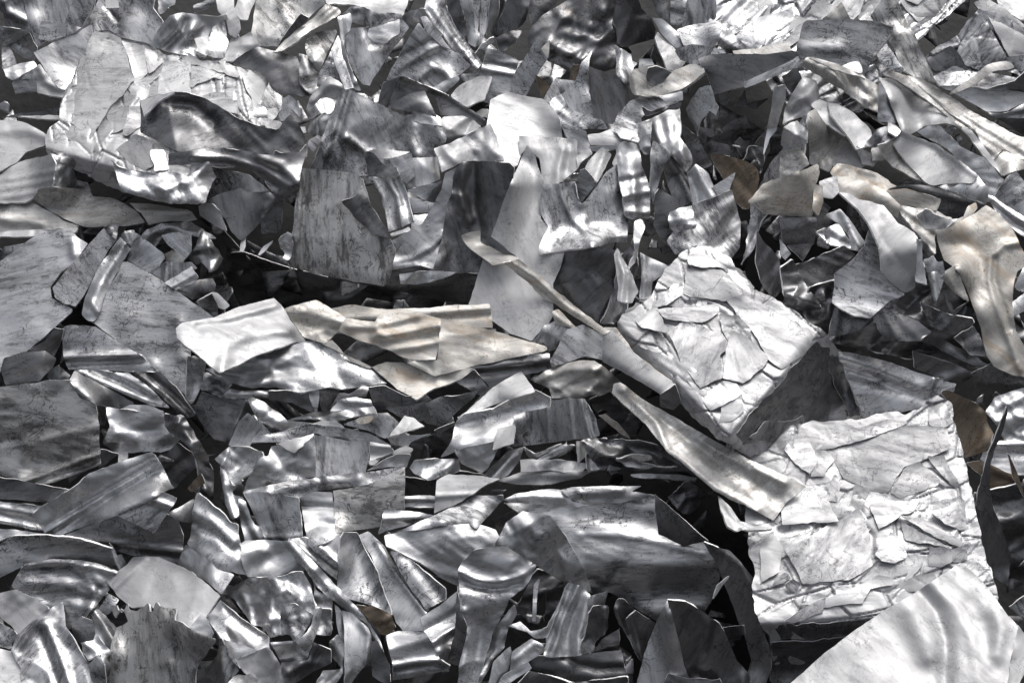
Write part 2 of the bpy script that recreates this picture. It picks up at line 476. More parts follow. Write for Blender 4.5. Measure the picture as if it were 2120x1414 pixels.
NAMES = {'S': ('metal_sheet', 'metal sheet'), 'T': ('metal_strip', 'metal strip'), 'R': ('ribbed_panel', 'metal panel'),
         'C': ('curled_sheet', 'metal sheet'), 'X': ('crumpled_sheet', 'crumpled metal'), 'H': ('metal_shard', 'metal shard'),
         'D': ('metal_disc', 'metal disc'), 'P': ('folded_flap', None), 'L': ('pressed_plate', None), 'B': ('metal_bale', 'metal bale'),
         'Q': ('side_face', None)}
GROUPS = {'S': 'loose sheets of scrap in the heap', 'T': 'strips of scrap in the heap', 'R': 'panels with pressed ribs in the heap',
          'C': 'curled sheets of scrap in the heap', 'X': 'crumpled scrap in the heap', 'H': 'small shards of scrap in the heap', 'D': 'discs'}
LAST = [None]
SEED = [100]
def piece(tile, kind, label, pts, nn, mat, feats='', **o):
    """o: c crumple amount, w edge waviness, sm rounded outline, br rolling direction in degrees, pr resting share, lift metres"""
    global Z
    SEED[0] += 1
    seed = o.get('seed', SEED[0])
    cv = conv(tile)
    poly = parse_pts(pts, cv)
    FT = parse_feats(feats, cv)
    if mat == 'w': nn = (nn[0], min(0.62, nn[1] + 0.06))
    n = normal(*nn)
    rnd = np.random.default_rng(seed)
    EDGE = poly + poly[:1]
    P = np.array(poly)
    size = math.sqrt(max(1.0, np.ptp(P[:, 0]) * np.ptp(P[:, 1])))
    res = o.get('res', 3.2 if kind == 'L' else 3.6 if size < 90 else 4.5 if size < 200 else 5.2)
    if o.get('c', 1.0) >= 0.75 and kind not in 'BL': res = min(res, 4.0)
    if any(f[0] in 'jg' and len(f[2]) > 1 and f[2][1] < 9.5 for f in FT): res = min(res, 4.2)
    if o.get('sm', 1): poly = round_corners(poly, o.get('sm', 1))
    B = resample(poly, res)
    t = np.roll(B, -1, 0) - np.roll(B, 1, 0); t /= np.linalg.norm(t, axis=1, keepdims=True) + 1e-9
    nrm = np.stack([t[:, 1], -t[:, 0]], 1)
    w = o.get('w', 1.2)
    wob = w * (2.2 * fbm(B[:, 0] / 38, B[:, 1] / 38, seed, 2) + 1.2 * vnoise(B[:, 0] / 11, B[:, 1] / 11, seed + 3))
    poly = B + nrm * wob[:, None]
    cx, cy = poly.mean(0)
    c = o.get('c', 1.0)
    amp = c * min(1.0, 0.35 + size / 260.0)
    is_bale = kind in 'B'
    brush = math.radians(o.get('br', rnd.uniform(-70, 70)))
    def relief(x, y):
        h = apply_features(x, y, FT)
        if is_bale:
            # flattened by the press: flat cells with stepped plate edges and narrow grooves between them
            h = h + amp * (6 * fbm(x / 190, y / 190, seed, 2) + 7.0 * facets(x, y, 60.0, seed + 31, 2.0) + 4.0 * facets(x, y, 24.0, seed + 32, 2.2))
            r = np.random.default_rng(seed)
            for k, (sc, st, lv, gv) in enumerate(((125.0, 1.6, 5.5, 6.0), (70.0, 2.4, 4.0, 4.5), (42.0, 3.0, 2.2, 3.0))):
                m_ = np.clip(vnoise(x / (1.6 * sc), y / (1.6 * sc), seed + 7 * k) * 5 + (1.2 if k < 2 else 0.3), 0, 1)
                lev, gap_ = plates(x, y, sc, seed + 211 * k, st)
                h = h + amp * m_ * (lv * lev + gv * gap_)
        elif kind == 'L':
            h = h + amp * (5 * fbm(x / 120, y / 120, seed, 2) + 12.0 * facets(x, y, 70.0, seed + 31, 2.0) + 6.0 * facets(x, y, 27.0, seed + 32, 2.5) * np.clip(vnoise(x / 50, y / 50, seed + 63) * 4 + 0.7, 0, 1))
            for k, (sc, st, lv, gv) in enumerate(((75.0, 2.2, 4.0, 4.0), (36.0, 2.2, 2.5, 3.0))):
                m_ = np.clip(vnoise(x / (1.6 * sc), y / (1.6 * sc), seed + 7 * k) * 5 + 0.2, 0, 1)
                lev, gap_ = plates(x, y, sc, seed + 211 * k, st)
                h = h + amp * m_ * (lv * lev + gv * gap_)
        else:
            h = h + amp * (5 * fbm(x / 190, y / 190, seed, 2) + 7.0 * creases(x, y, seed, 3, 100.0, 0.015) * c
                           + c * (34.0 * facets(x, y, 120.0, seed + 61, 1.8) + 11.0 * facets(x, y, 46.0, seed + 62, 2.0) * np.clip(vnoise(x / 70, y / 70, seed + 63) * 4 + 0.6, 0, 1))
                           + 1.0 * fbm(x / 40, y / 40, seed + 9, 2) * c)
            if c >= 0.75:                          # sharp lengthwise pleats along the rolling direction
                pm = np.clip(vnoise(x / 95, y / 95, seed + 71) * 4.5 + (0.9 if c > 1.25 else 0.25), 0, 1)
                h = h + min(c, 2.0) * amp ** 0.5 * pm * (9.0 * facets(x, y, 30.0, seed + 64, 6.0, -brush) + 3.6 * facets(x, y, 13.0, seed + 65, 5.0, 0.3 - brush))
            ed = seg_dist(x, y, EDGE)              # bent, fluttering cut edges
            h = h + min(c, 1.5) * 7.0 * np.exp(-ed / 13.0) * vnoise(x / 30, y / 30, seed + 41)
        return h
    base = float(sample(Z, np.array([cx]), np.array([cy]))[0])
    D0 = base
    px = base / FPX
    def raw(x, y):
        return plane_depth(n, cx, cy, D0, x, y) + relief(x, y) * px
    lo, hi = poly.min(0), poly.max(0)
    i0, i1 = max(0, int((lo[0] - GX0) / GS) - 1), min(GW, int((hi[0] - GX0) / GS) + 2)
    j0, j1 = max(0, int((lo[1] - GY0) / GS) - 1), min(GH, int((hi[1] - GY0) / GS) + 2)
    sx, sy = gx[j0:j1, i0:i1], gy[j0:j1, i0:i1]
    m = inside(sx, sy, poly)
    zz = Z[j0:j1, i0:i1]
    eps = 0.004
    lift = o.get('lift')
    if lift is None:
        deep_words = ('gap', 'hole', 'hollow', 'shadow', 'black', 'cavity', 'deep')
        lift = -0.13 if (mat == 'd' and kind != 'P' and any(q in (label or '') for q in deep_words)) else float(rnd.uniform(0.002, 0.034))
    if o.get('drape'):
        sz = box_blur(zz, int(o.get('dr', 3)), 2)
        lift = 0.6 * o.get('lift', 0.006)
        tx, ty = rnd.uniform(-1, 1, 2) * o.get('tilt', 0.05)
        def fin(x, y):
            q = sample_local(sz, x, y, i0, j0)
            return q - lift + ((x - cx) * tx + (y - cy) * ty) * px + relief(x, y) * px * o.get('rl', 0.35)
        Dg = fin(sx, sy)
    else:
        Dg = raw(sx, sy)
        shift, corr = 0.0, np.zeros_like(zz)
        if m.any():
            gap = Dg - (zz - eps)
            shift = float(np.percentile(gap[m], o.get('pr', 92 if is_bale else 86))) + lift
            Dg = Dg - shift
            if not is_bale and lift > -0.05:       # bend the piece over whatever still pokes through it
                for _ in range(4):
                    res_gap = np.where(m, np.maximum(0.0, Dg - (zz - eps)), 0.0)
                    if res_gap.max() < 0.002: break
                    add = box_blur(max_filter(res_gap, 4), 4, 2)
                    corr = corr + add
                    Dg = Dg - add
        def fin(x, y):
            return raw(x, y) - shift - sample_local(corr, x, y, i0, j0)
    Z[j0:j1, i0:i1] = np.where(m, np.minimum(zz, Dg), zz)
    name, cat = NAMES[kind]
    if 'nm' in o: name = o['nm']
    parent = LAST[0] if (kind in 'PLQ') else None
    mats = [MAT[mat], MAT['e']]
    if is_bale:
        root = bpy.data.objects.new(name, None)
        COL.objects.link(root)
        cen = to_world(np.array([cx]), np.array([cy]), fin(np.array([cx]), np.array([cy])))[0]
        M = Matrix.Translation(Vector((cen[0], cen[1] + 0.15, cen[2] - 0.3)))
        root.matrix_world = M; WORLD_M[root.name] = M
        root['label'], root['category'] = label, cat
        root['group'] = 'pressed bales of scrap'
        LAST[0] = root
        deep = o.get('deep', 0.34)
        pc = np.array((cx, cy))
        def back(V2, ray):
            return ray * deep
        shell('pressed_block', poly, fin, n, [MAT[mat]], res=o.get('res', 2.8), brush=brush, parent=root, back=back, seed=seed)
        return root
    ob = shell(name, poly, fin, n, mats, thick=o.get('th', 0.0022 if kind == 'L' else 0.005), res=res, brush=brush, parent=parent, seed=seed)
    if ob is None: return None
    if parent is None:
        ob['label'], ob['category'] = label, cat
        ob['group'] = o.get('grp', GROUPS[kind])
        LAST[0] = ob
    elif label:
        ob['label'] = label
    return ob
def sample_local(A, x, y, i0, j0):
    h, w = A.shape
    fx = np.clip((x - GX0) / GS - 0.5 - i0, 0, w - 1.001); fy = np.clip((y - GY0) / GS - 0.5 - j0, 0, h - 1.001)
    ix, iy = fx.astype(int), fy.astype(int); fx, fy = fx - ix, fy - iy
    return (A[iy, ix] * (1 - fx) + A[iy, ix + 1] * fx) * (1 - fy) + (A[iy + 1, ix] * (1 - fx) + A[iy + 1, ix + 1] * fx) * fy

def press_plates(n, poly_tile, pts, mat, seed, smin=45, smax=120, **o):
    """Random small pressed plates over a bale's face, each a part of that bale."""
    r = np.random.default_rng(seed)
    P = np.array(parse_pts(pts, conv(poly_tile)))
    lo, hi = P.min(0), P.max(0)
    k = 0
    for _ in range(n * 6):
        if k >= n: break
        c = r.uniform(lo, hi)
        if not inside(np.array([c[0]]), np.array([c[1]]), P)[0]: continue
        s = r.uniform(smin, smax) * 0.5
        a0 = r.uniform(0, 6.28); asp = r.uniform(0.35, 1.0)
        m = r.integers(4, 7)
        ang = np.sort(r.uniform(0, 6.28, m))
        q = np.stack([np.cos(ang) * s, np.sin(ang) * s * asp], 1) * r.uniform(0.75, 1.2, (m, 1))
        q = q @ np.array([[math.cos(a0), math.sin(a0)], [-math.sin(a0), math.cos(a0)]]) + c
        if np.ptp(q[:, 0]) < 18 or np.ptp(q[:, 1]) < 18: continue
        if not inside(q[:, 0], q[:, 1], P).all(): continue
        piece('G', 'L', None, ' '.join('%.0f,%.0f' % tuple(v) for v in q), (0.0, 0.6), mat, drape=1, lift=0.0035, dr=2,
              tilt=0.10, rl=0.7, c=1.2, w=2.6, th=0.002, res=3.5, **o)
        k += 1

def rows(text):
    for ln in text.strip().splitlines():
        ln = ln.strip()
        if not ln or ln.startswith('#'): continue
        f = ln.split('|')
        tile, kind = f[0].split()
        nn = tuple(float(v) for v in f[3].split(','))
        op = {}
        for t in (f[6].split() if len(f) > 6 else ()):
            if '=' in t:
                k, v = t.split('=', 1)
                op[k] = float(v) if k not in ('sm', 'drape', 'seed', 'nm', 'grp') else (v.replace('~', ' ') if k in ('nm', 'grp') else int(v))
        piece(tile, kind, f[1] or None, f[2], nn, f[4], f[5] if len(f) > 5 else '', **op)
# ------------------------------------------------------------------ ground and the inside of the heap
def simple_mat(name, col, rough, metal, scale):
    m, N, L, P = new_mat(name)
    tc = N.new("ShaderNodeTexCoord"); nz = N.new("ShaderNodeTexNoise"); cr = N.new("ShaderNodeMapRange"); mx = N.new("ShaderNodeMix")
    mx.data_type = 'RGBA'
    L.new(tc.outputs["Object"], nz.inputs["Vector"]); nz.inputs["Scale"].default_value = scale; nz.inputs["Detail"].default_value = 6
    L.new(nz.outputs[0], cr.inputs[0]); cr.inputs[1].default_value = 0.3; cr.inputs[2].default_value = 0.7
    L.new(cr.outputs[0], mx.inputs[0])
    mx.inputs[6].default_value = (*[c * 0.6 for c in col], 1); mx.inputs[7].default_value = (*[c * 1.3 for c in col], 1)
    L.new(mx.outputs[2], P.inputs["Base Color"])
    P.inputs["Roughness"].default_value = rough; P.inputs["Metallic"].default_value = metal
    b = N.new("ShaderNodeBump"); b.inputs["Strength"].default_value = 0.3; b.inputs["Distance"].default_value = 0.01
    L.new(nz.outputs[0], b.inputs["Height"]); L.new(b.outputs[0], P.inputs["Normal"])
    return m
def struct(name, verts, faces, mat):
    me = bpy.data.meshes.new(name); me.from_pydata(verts, [], faces); me.update()
    me.polygons.foreach_set('use_smooth', np.ones(len(faces), bool))
    me.materials.append(mat)
    o = bpy.data.objects.new(name, me); COL.objects.link(o)
    o['kind'] = 'structure'
    return o
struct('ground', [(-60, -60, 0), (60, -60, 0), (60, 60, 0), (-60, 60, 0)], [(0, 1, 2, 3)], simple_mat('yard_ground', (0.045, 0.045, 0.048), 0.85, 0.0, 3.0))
# the heap's inside: a mound behind the scrap, coloured near black as shade for the gaps, sloping like the heap
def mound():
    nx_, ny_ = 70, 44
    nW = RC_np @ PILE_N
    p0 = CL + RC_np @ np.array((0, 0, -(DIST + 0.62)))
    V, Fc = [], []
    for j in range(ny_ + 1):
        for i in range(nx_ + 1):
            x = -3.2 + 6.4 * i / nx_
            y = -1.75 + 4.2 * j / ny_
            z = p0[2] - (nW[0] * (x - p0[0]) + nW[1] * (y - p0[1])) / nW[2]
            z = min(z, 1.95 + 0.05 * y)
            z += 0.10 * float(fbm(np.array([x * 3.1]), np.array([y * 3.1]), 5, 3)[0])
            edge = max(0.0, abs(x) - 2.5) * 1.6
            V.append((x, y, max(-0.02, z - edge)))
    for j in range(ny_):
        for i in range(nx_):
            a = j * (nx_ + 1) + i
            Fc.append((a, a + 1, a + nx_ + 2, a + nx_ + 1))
    return struct('terrain', V, Fc, simple_mat('heap_core_shade', (0.02, 0.02, 0.021), 0.7, 0.0, 30.0))
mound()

# loose torn scrap deep in the gaps, too tangled to count; mostly dark metal, as shade for the gaps
def litter(n=420, small=700, ring=420, seed=11):
    r = np.random.default_rng(seed)
    VV, FF, MI, base = [], [], [], 0
    deep = PILE + 0.28
    for k in range(n + small + ring):
        fine, out = n <= k < n + small, k >= n + small      # out: the heap goes on beyond the photo's edges
        cx, cy = r.uniform(-150, 2270), r.uniform(-150, 1560)
        if out:
            cx, cy = r.uniform(-750, 2870), r.uniform(-350, 1750)
            if -95 < cx < 2215 and -95 < cy < 1510: continue
        s = r.uniform(10, 30) if fine else r.uniform(35, 95)
        if out: s = min(r.uniform(60, 150), 0.9 * max(-cx, cx - 2120, -cy, cy - 1414))
        m = r.integers(4, 7); ang = np.sort(r.uniform(0, 6.28, m))
        q = np.stack([np.cos(ang) * s, np.sin(ang) * s * r.uniform(0.35, 1)], 1)
        a0 = r.uniform(0, 6.28)
        q = q @ np.array([[math.cos(a0), math.sin(a0)], [-math.sin(a0), math.cos(a0)]]) + (cx, cy)
        if min(np.ptp(q[:, 0]), np.ptp(q[:, 1])) < (5 if fine else 15): continue
        nn = normal(r.uniform(-0.6, 0.6), r.uniform(-0.55, 0.5))
        st = 6.0 if fine else 14.0
        B = resample(q, st)
        g = np.stack(np.meshgrid(np.arange(B[:, 0].min(), B[:, 0].max(), st), np.arange(B[:, 1].min(), B[:, 1].max(), st)), -1).reshape(-1, 2)
        g = g[inside(g[:, 0], g[:, 1], B)]
        P = np.vstack([B, g + r.uniform(-2, 2, g.shape)]) if len(g) else B
        vo, _, fo, _, _, _ = geometry.delaunay_2d_cdt([Vector(p) for p in P], [(i, (i + 1) % len(B)) for i in range(len(B))], [list(range(len(B)))], 1, 1e-3)
        V2 = np.array([(v[0], v[1]) for v in vo])
        D0 = float(plane_depth(PILE_N, 1060, 707, DIST + (0.10 if out else 0.38), cx, cy)) + r.uniform(-0.10, 0.10)
        D = plane_depth(nn, cx, cy, D0, V2[:, 0], V2[:, 1])
        D = D + (-0.15 if fine else 0.0) + ((7 if fine else 22) * fbm(V2[:, 0] / 60, V2[:, 1] / 60, 900 + k, 2) + 7 * creases(V2[:, 0], V2[:, 1], 900 + k, 4, 40.0, 0.06)) * D0 / FPX
        D = D if out else np.maximum(D, sample(PILE, V2[:, 0], V2[:, 1]) + (0.02 if fine else 0.12))
        W = to_world(V2[:, 0], V2[:, 1], D)
        VV.append(W); FF += [tuple(i + base for i in f) for f in fo]; MI += [1 if r.uniform() < (0.55 if fine or out else 0.2) else 0] * len(fo); base += len(W)
    me = bpy.data.meshes.new('scrap_litter')
    me.from_pydata([tuple(v) for v in np.vstack(VV)], [], FF); me.update()
    me.polygons.foreach_set("use_smooth", np.ones(len(me.polygons), bool))
    me.materials.append(MAT['d']); me.materials.append(MAT['a'])
    me.polygons.foreach_set("material_index", np.array(MI, np.int32))
    o = bpy.data.objects.new('scrap_litter', me); COL.objects.link(o)
    o['kind'] = 'stuff'; o['label'] = 'dark tangle of torn aluminium scrap deep in the gaps of the heap'; o['category'] = 'scrap'
    sl = o.modifiers.new('thickness', 'SOLIDIFY'); sl.thickness = 0.002
litter()
# ------------------------------------------------------------------ the scrap, from the back of the heap to the front
# one row per piece: tile kind | label | outline | facing | finish | bends, ribs, dents | options
# ---- far edge of the heap, top of the photo
rows("""
04 S|bright oxidised sheet in the top right corner of the heap|1590,80 1560,-60 1830,-60 1850,150 1740,150 1680,110|0,.55|w|k 1590,60 1700,130 .4|br=60
04 S|crumpled grey sheet folded over a dim bale in the top right corner|1400,20 1500,-10 1640,80 1830,225 1850,260 1768,240 1560,110 1440,75|0,.35|w||c=1.5
02 C|dark curled sheet with a rusty brown streak at the top edge|1040,120 1060,-60 1280,-60 1240,30 1140,120 1080,200|-.1,.1|d|g 1050,150 1250,-50 8 14|br=30
02 X|large dark sheet with bright buckled dents below the top edge|1030,290 1060,200 1150,110 1300,20 1400,-60 1700,-60 1650,180 1690,320 1690,500 1560,540 1340,530 1150,430 1100,330 1040,370|0,-.08|d|j 1330,250 1450,270 1540,300 12 9;j 1200,320 1300,370 1420,440 14 12;j 1150,430 1350,520 14 14;j 1280,130 1380,150 1500,200 9 12;d 1480,320 60 12;j 1560,60 1690,250 10 14|c=1.7
03 S|dark dull sheet with a deep crease behind the folded blade|190,60 250,-60 410,-60 450,60 520,130 560,220 550,290 320,350 280,320 270,200|.1,-.22|d|k 300,340 420,-60 .7 6|br=80
03 C|dark curved strip at the top edge beside the ribbed panel|530,0 540,-60 660,-60 680,190 640,160 560,110|.15,-.1|d|b 560,0 690,160 .35|
03 S|pale wrinkled sheet at the top edge behind the ribbed panel|670,190 660,-60 790,-60 790,120 700,200|0,.3|a||c=1.8
03 R|upright grey panel with pressed lines at the top edge|755,200 800,-60 990,-60 1005,130 1030,150 900,175|.05,.02|a|g 945,-60 925,160 5 5;g 980,-60 985,140 6 5;g 900,-60 880,160 -4 6|br=80 c=.5
""")
piece('G','B','wide silvery bale with diagonal streaks at the far right of the heap','1455,110 1490,-100 2080,-100 2010,-10 1905,80 1850,150 1780,230 1640,230 1540,120',(-.05,.45),'a','v 1500,110 1700,-80 3 26;v 1500,110 1690,-80 2 61;j 1600,120 1720,-60 9 7;j 1540,110 1640,-60 -10 6;j 1780,160 1900,-60 9 6;j 1690,140 1760,60 1790,-50 -9 6',c=1.5,br=50,w=3)
press_plates(22,'G','1500,100 1510,-70 2040,-70 1990,-10 1900,75 1840,140 1650,150 1550,115','w',301,50,110)
rows("""
G L||1500,95 1560,40 1640,20 1650,60 1560,105|0,.4|s||drape=1 c=2 lift=.012 tilt=.2
G L||1560,112 1640,70 1700,-10 1730,20 1660,80 1600,120|0,.5|w||drape=1 c=2 lift=.012 tilt=.2
G L||1760,60 1830,20 1880,60 1860,110 1790,120|0,.4|w||drape=1 c=2.4 lift=.014 tilt=.2
G L||1860,30 1930,0 1980,-20 1930,40 1890,70|0,.5|p||drape=1 c=2 lift=.012 tilt=.2
G L||1700,40 1740,-20 1800,-30 1780,30 1730,70|0,.5|p||drape=1 c=2 lift=.012 tilt=.2
G L||1830,-20 1880,-60 1960,-50 1900,10|0,.5|w||drape=1 c=2 lift=.012 tilt=.2
""")
piece('04','B','dim crumpled bale in the right corner beyond the black gap','1040,425 1150,330 1250,270 1440,60 1560,90 1850,250 1850,580 1650,540 1450,540 1090,560',(0,.12),'a','k 1440,70 1300,560 .5 6;k 1660,480 1500,90 .4 8;j 1100,400 1290,330 1400,110 8 6;j 1150,430 1300,360 1410,130 -6 5',c=1.3,br=40,w=3)
press_plates(10,'04','1060,430 1250,280 1440,80 1560,100 1800,260 1800,520 1450,520','a',305,45,100)
rows("""
04 L||1280,370 1350,230 1460,80 1560,280 1650,440 1440,520 1340,480|.05,.2|a||drape=1 lift=.012 c=1.2 tilt=.2
04 L||1060,430 1230,340 1270,370 1370,520 1100,520|0,.1|d||drape=1 lift=.012 c=1 tilt=.1
04 L||1500,110 1700,220 1830,300 1830,400 1660,420|0,.3|w||drape=1 lift=.015 c=1.4 tilt=.2
04 L||1640,420 1830,400 1830,540 1660,510|0,.3|a||drape=1 lift=.012 c=1.4
""")
rows("""
03 S|grey strip leaning behind the small bright plate near the top edge|1030,200 1050,180 1245,355 1150,390 1090,390 1010,330|.1,.15|a|g 1030,280 1180,380 8 10|br=-40
04 S|mottled tall sheet leaning behind the rounded grey plate|640,120 760,-60 815,-60 900,150 980,280 1100,560 1130,605 1000,590 880,520 800,330|.1,.2|m|k 790,-60 880,500 .5 6|c=1.1 br=70
04 S|small creased plate between the rounded plate and the mottled sheet|690,400 760,320 890,510 870,540 740,480|0,.4|a|k 760,320 880,510 .3|
04 H|small brownish pointed shard poking up behind the rounded plate|290,150 430,25 500,145 400,165|0,.2|t|b 290,150 430,25 .4|sm=0
04 S|rounded grey plate standing at the right block with a bent right half|95,400 105,330 150,170 180,150 480,140 700,155 810,200 800,250 680,410 600,540 300,500 150,470|-.03,.1|a|k 560,430 580,150 .42 10;j 150,360 400,350 6 16|c=.6 br=10
04 S|small white flat piece lying against the rounded grey plate|430,485 550,445 580,530 500,520|0,.55|w||sm=2
# ---- top middle
02 T|dark strip beside the fan of upright sheets|430,-60 540,0 590,250 560,290 520,220 450,80|.1,-.1|d||br=80
02 R|long buckled strip with pressed lines running down from the top edge|270,80 300,-60 420,-60 450,80 520,220 700,470 640,540 520,420 420,260 300,150|.1,.3|a|j 330,60 430,200 520,320 660,490 14 8;j 300,120 420,270 540,440 10 7;j 420,60 500,220 680,480 -9 7|br=-55 c=1.2
02 T|leftmost upright strip of the fan with a rusty edge|535,0 570,-60 625,-60 640,120 655,350 600,320 590,200|.25,.2|a|k 600,-60 630,330 .8 6|br=80
02 T|second upright dark strip of the fan|640,-60 680,-60 672,300 650,375 645,150|.2,.05|a||br=85
02 T|third upright strip of the fan with a pale face|690,-60 765,-60 740,200 680,345|.3,.1|a|k 740,-60 700,330 .8|br=85
02 T|fourth upright dark strip of the fan|760,-60 835,-60 820,120 735,265|.1,-.1|d|k 800,-60 770,250 -.6|br=85
02 T|narrow black strip at the right end of the fan|840,-60 890,-60 800,240 770,260|.0,-.2|d||br=80
02 S|dark upright sheet hanging over the gap right of the fan|790,250 870,60 900,-60 1040,-60 1050,40 1020,150 930,250|.05,-.12|d|j 960,230 1020,60 8 12|w=2.5 br=70
02 T|thin wavy strip edge on above the ribbed tag|655,395 700,320 795,280 735,360 690,445|.1,.2|s|b 660,400 790,280 .9|w=3 c=2
02 X|small dark crumple under the hanging dark sheet|790,270 930,235 990,228 940,300 900,340 840,380|.0,.0|d||c=2.5 w=3
01 S|white creased sheet across the top edge left of the fan|930,20 980,-60 1580,-60 1570,40 1530,115 1480,100 1340,120 1250,60 1130,30 990,35|0,.58|w|b 930,20 1500,-40 .15|c=1.2 w=2.5 br=10
01 S|dim piece with round folds under the white top sheet|1080,110 1150,50 1250,55 1340,100 1530,105 1500,160 1310,195 1160,170|0,.05|a|j 1180,60 1150,150 12 10;j 1290,60 1290,190 10 10|c=1.4
02 X|shiny crumple between the white top sheet and the buckled strip|100,130 170,80 280,60 320,150 240,260 150,200|.1,.1|s||c=2.4
01 S|mottled pale sheet leaning at the top edge left of the beige plank|480,-60 960,-60 980,20 850,130 720,240 620,345 500,335 420,310 430,220 440,100|.0,.35|m|b 560,300 600,-60 .12;j 640,60 720,200 6 10|c=1.2 br=60
01 C|white curled piece at the top edge beside the mottled pale sheet|300,70 360,-60 475,-60 430,60 400,150 345,140|.2,.5|w|b 370,-60 380,150 .8|br=70
01 C|white bent strip hanging left of the mottled pale sheet|150,-60 290,-60 300,70 340,150 340,210 310,280 260,250 240,140 180,80|.05,.5|w|k 150,60 340,210 .5|br=-50
01 S|pale sheet with soft folds under the white bent strip|290,270 340,280 420,230 500,335 420,360 330,420 280,450 200,440 220,380|0,.5|w||c=1.5
00 S|crinkled silver scrap in the gap at the top edge|1150,-60 1300,-60 1290,40 1180,110 1155,80|0,.15|s||c=2.6 w=4
00 S|short bent plate on the black gap at the top edge|1415,45 1560,-10 1585,40 1430,95|0,.3|a|j 1420,60 1580,10 8 8|
00 S|grey stained sheet leaning behind the upper left bale|650,130 720,0 760,-60 1140,-60 1120,60 1190,160 1180,210 1110,320 1000,300 880,270 800,225 720,225 665,250|.0,.28|a|k 850,200 920,-20 -.35;j 780,60 860,160 -5 5|c=1.3 br=60
00 H|small bright square tab on the stained sheet at the top edge|770,0 860,5 872,58 775,62|0,.6|w||sm=0
00 S|dark rippled sheet with a wavy top edge above the upper left bale|1095,330 1180,190 1240,110 1340,95 1480,110 1600,130 1660,105 1672,140 1600,170 1540,230 1510,330 1500,420 1440,420 1300,400 1200,370|.0,-.02|s|j 1190,310 1290,220 1290,150 13 9;j 1230,340 1340,250 1360,160 -10 10;j 1260,360 1400,230 11 12;k 1420,400 1450,100 .3|c=1.3 br=70
00 S|white flat tab behind the leaf shaped sheet above the bale|1425,285 1530,265 1510,410 1455,385|0,.58|w||
00 S|leaf shaped grey sheet curled beside the dark rippled sheet|1500,405 1520,300 1560,200 1640,160 1660,250 1672,310 1640,425 1560,425|.2,.12|a|b 1570,420 1600,160 .5|br=75
# ---- upper left corner
00 C|dark curved sheet in the top left corner|-80,-80 175,-80 175,60 245,225 110,215 40,195 20,100 -80,20|.1,-.15|a|j 30,20 60,90 180,150 10 9;k 20,20 60,200 .6|br=60
00 S|tall blue grey sheet in the top left corner|155,-80 720,-80 690,60 640,130 600,195 500,180 272,350 240,260 200,150|.02,.2|a|b 400,200 450,-60 .1|c=.7 br=75
00 S|smooth sheet with a slanted edge overlapping the tall blue grey sheet|560,-80 700,-80 700,-20 650,110 600,195 470,180 500,110|.1,.12|a||c=.7 br=60
00 X|shiny crumple in the dark hollow at the left edge|20,490 60,500 120,470 250,450 275,490 140,565 90,590 40,560|.1,.2|s||c=2.4
00 S|upright rounded dim plate at the left edge|18,490 20,320 90,375 122,470 60,492|.0,.1|a||sm=2
00 S|dark smooth triangular sheet at the left edge|-80,185 210,225 240,300 278,352 250,445 170,425 80,350 -80,210|.1,-.28|a||br=-30
00 S|dark facet under the blue grey pointed sheet|85,605 250,500 272,600 268,670 110,690|.1,.08|a||c=1.4
00 S|small blue grey plate tucked behind the pointed sheet|300,155 500,178 480,270 360,300 278,290|.0,.28|a||c=.6
00 S|narrow blue grey plate beside the small tucked plate|500,188 575,195 600,205 490,265|.0,.42|a||
00 C|bright curled lip under the blue grey pointed sheet|248,500 290,470 420,640 495,650 470,715 360,700 270,682 268,580 244,550|.0,.45|w|j 290,500 330,590 440,660 12 8|c=1.4
00 S|blue grey pointed sheet resting against the upper left bale|243,385 670,180 680,270 650,340 600,420 560,500 490,660 430,645 390,600 300,470|.02,.36|a|b 500,640 650,200 .08|c=.7 br=40
00 T|thin strip with a bright edge crossing the black gap left of the bale|-60,868 430,793 440,830 100,858|.0,.0|d||sm=0
00 T|narrow white strip low in the black gap left of the bale|130,852 440,848 440,874 250,866|.0,.55|w||sm=0
00 S|white bulging sheet at the left edge below the black gap|-80,880 100,880 200,912 340,985 350,1060 200,1110 120,1190 0,1260 -80,1300|.02,.55|w|b -60,1100 200,900 .2;j 0,960 200,950 330,1000 6 12|c=1.2 br=10
00 X|dark shiny crumple under the lower left corner of the bale|365,1120 490,1170 540,1270 560,1320 640,1340 665,1400 550,1400 370,1390 390,1210|.2,.05|s|j 420,1170 450,1260 430,1380 14 9;j 500,1200 520,1320 10 9|c=2.4
00 S|white sheet with faint ridges at the left edge under the bulging sheet|-80,1330 130,1190 370,1135 400,1200 378,1375 280,1385 240,1450 180,1485 -80,1480|.0,.55|w|g -60,1330 370,1260 5 7 3 18;k 60,1480 130,1180 -.25|br=5
""")
# ---- upper left bale
BTL='720,205 800,210 880,250 1000,280 1120,350 1230,395 1380,410 1480,440 1560,425 1700,480 1794,505 1914,530 1974,590 2060,700 2060,800 1980,900 1840,960 1650,1050 1500,1200 1300,1390 900,1420 700,1330 500,1210 340,1110 322,1050 360,940 440,880 432,780 500,650 600,430 660,270'
piece('00','B','white pressed bale with a shaded underside at upper left',BTL,(-.04,.63),'p','k 330,1085 830,1225 1.7 4;k 1850,880 1745,520 1.2 5;j 1000,590 900,740 800,830 680,1010 -20 8;j 720,1100 900,850 1000,720 8 6;j 1000,590 1130,540 1200,450 -12 6',c=1.25,br=10,w=4)
press_plates(6,'00','700,240 1000,320 1240,440 1700,520 1780,760 1500,700 1250,720 1050,1050 700,1100 480,1000 460,800 600,450','p',311,35,85)
press_plates(14,'00','380,1090 820,1230 860,1380 700,1310 520,1200','d',313,30,60)  # dark plates: the underside's shade put into the metal's colour
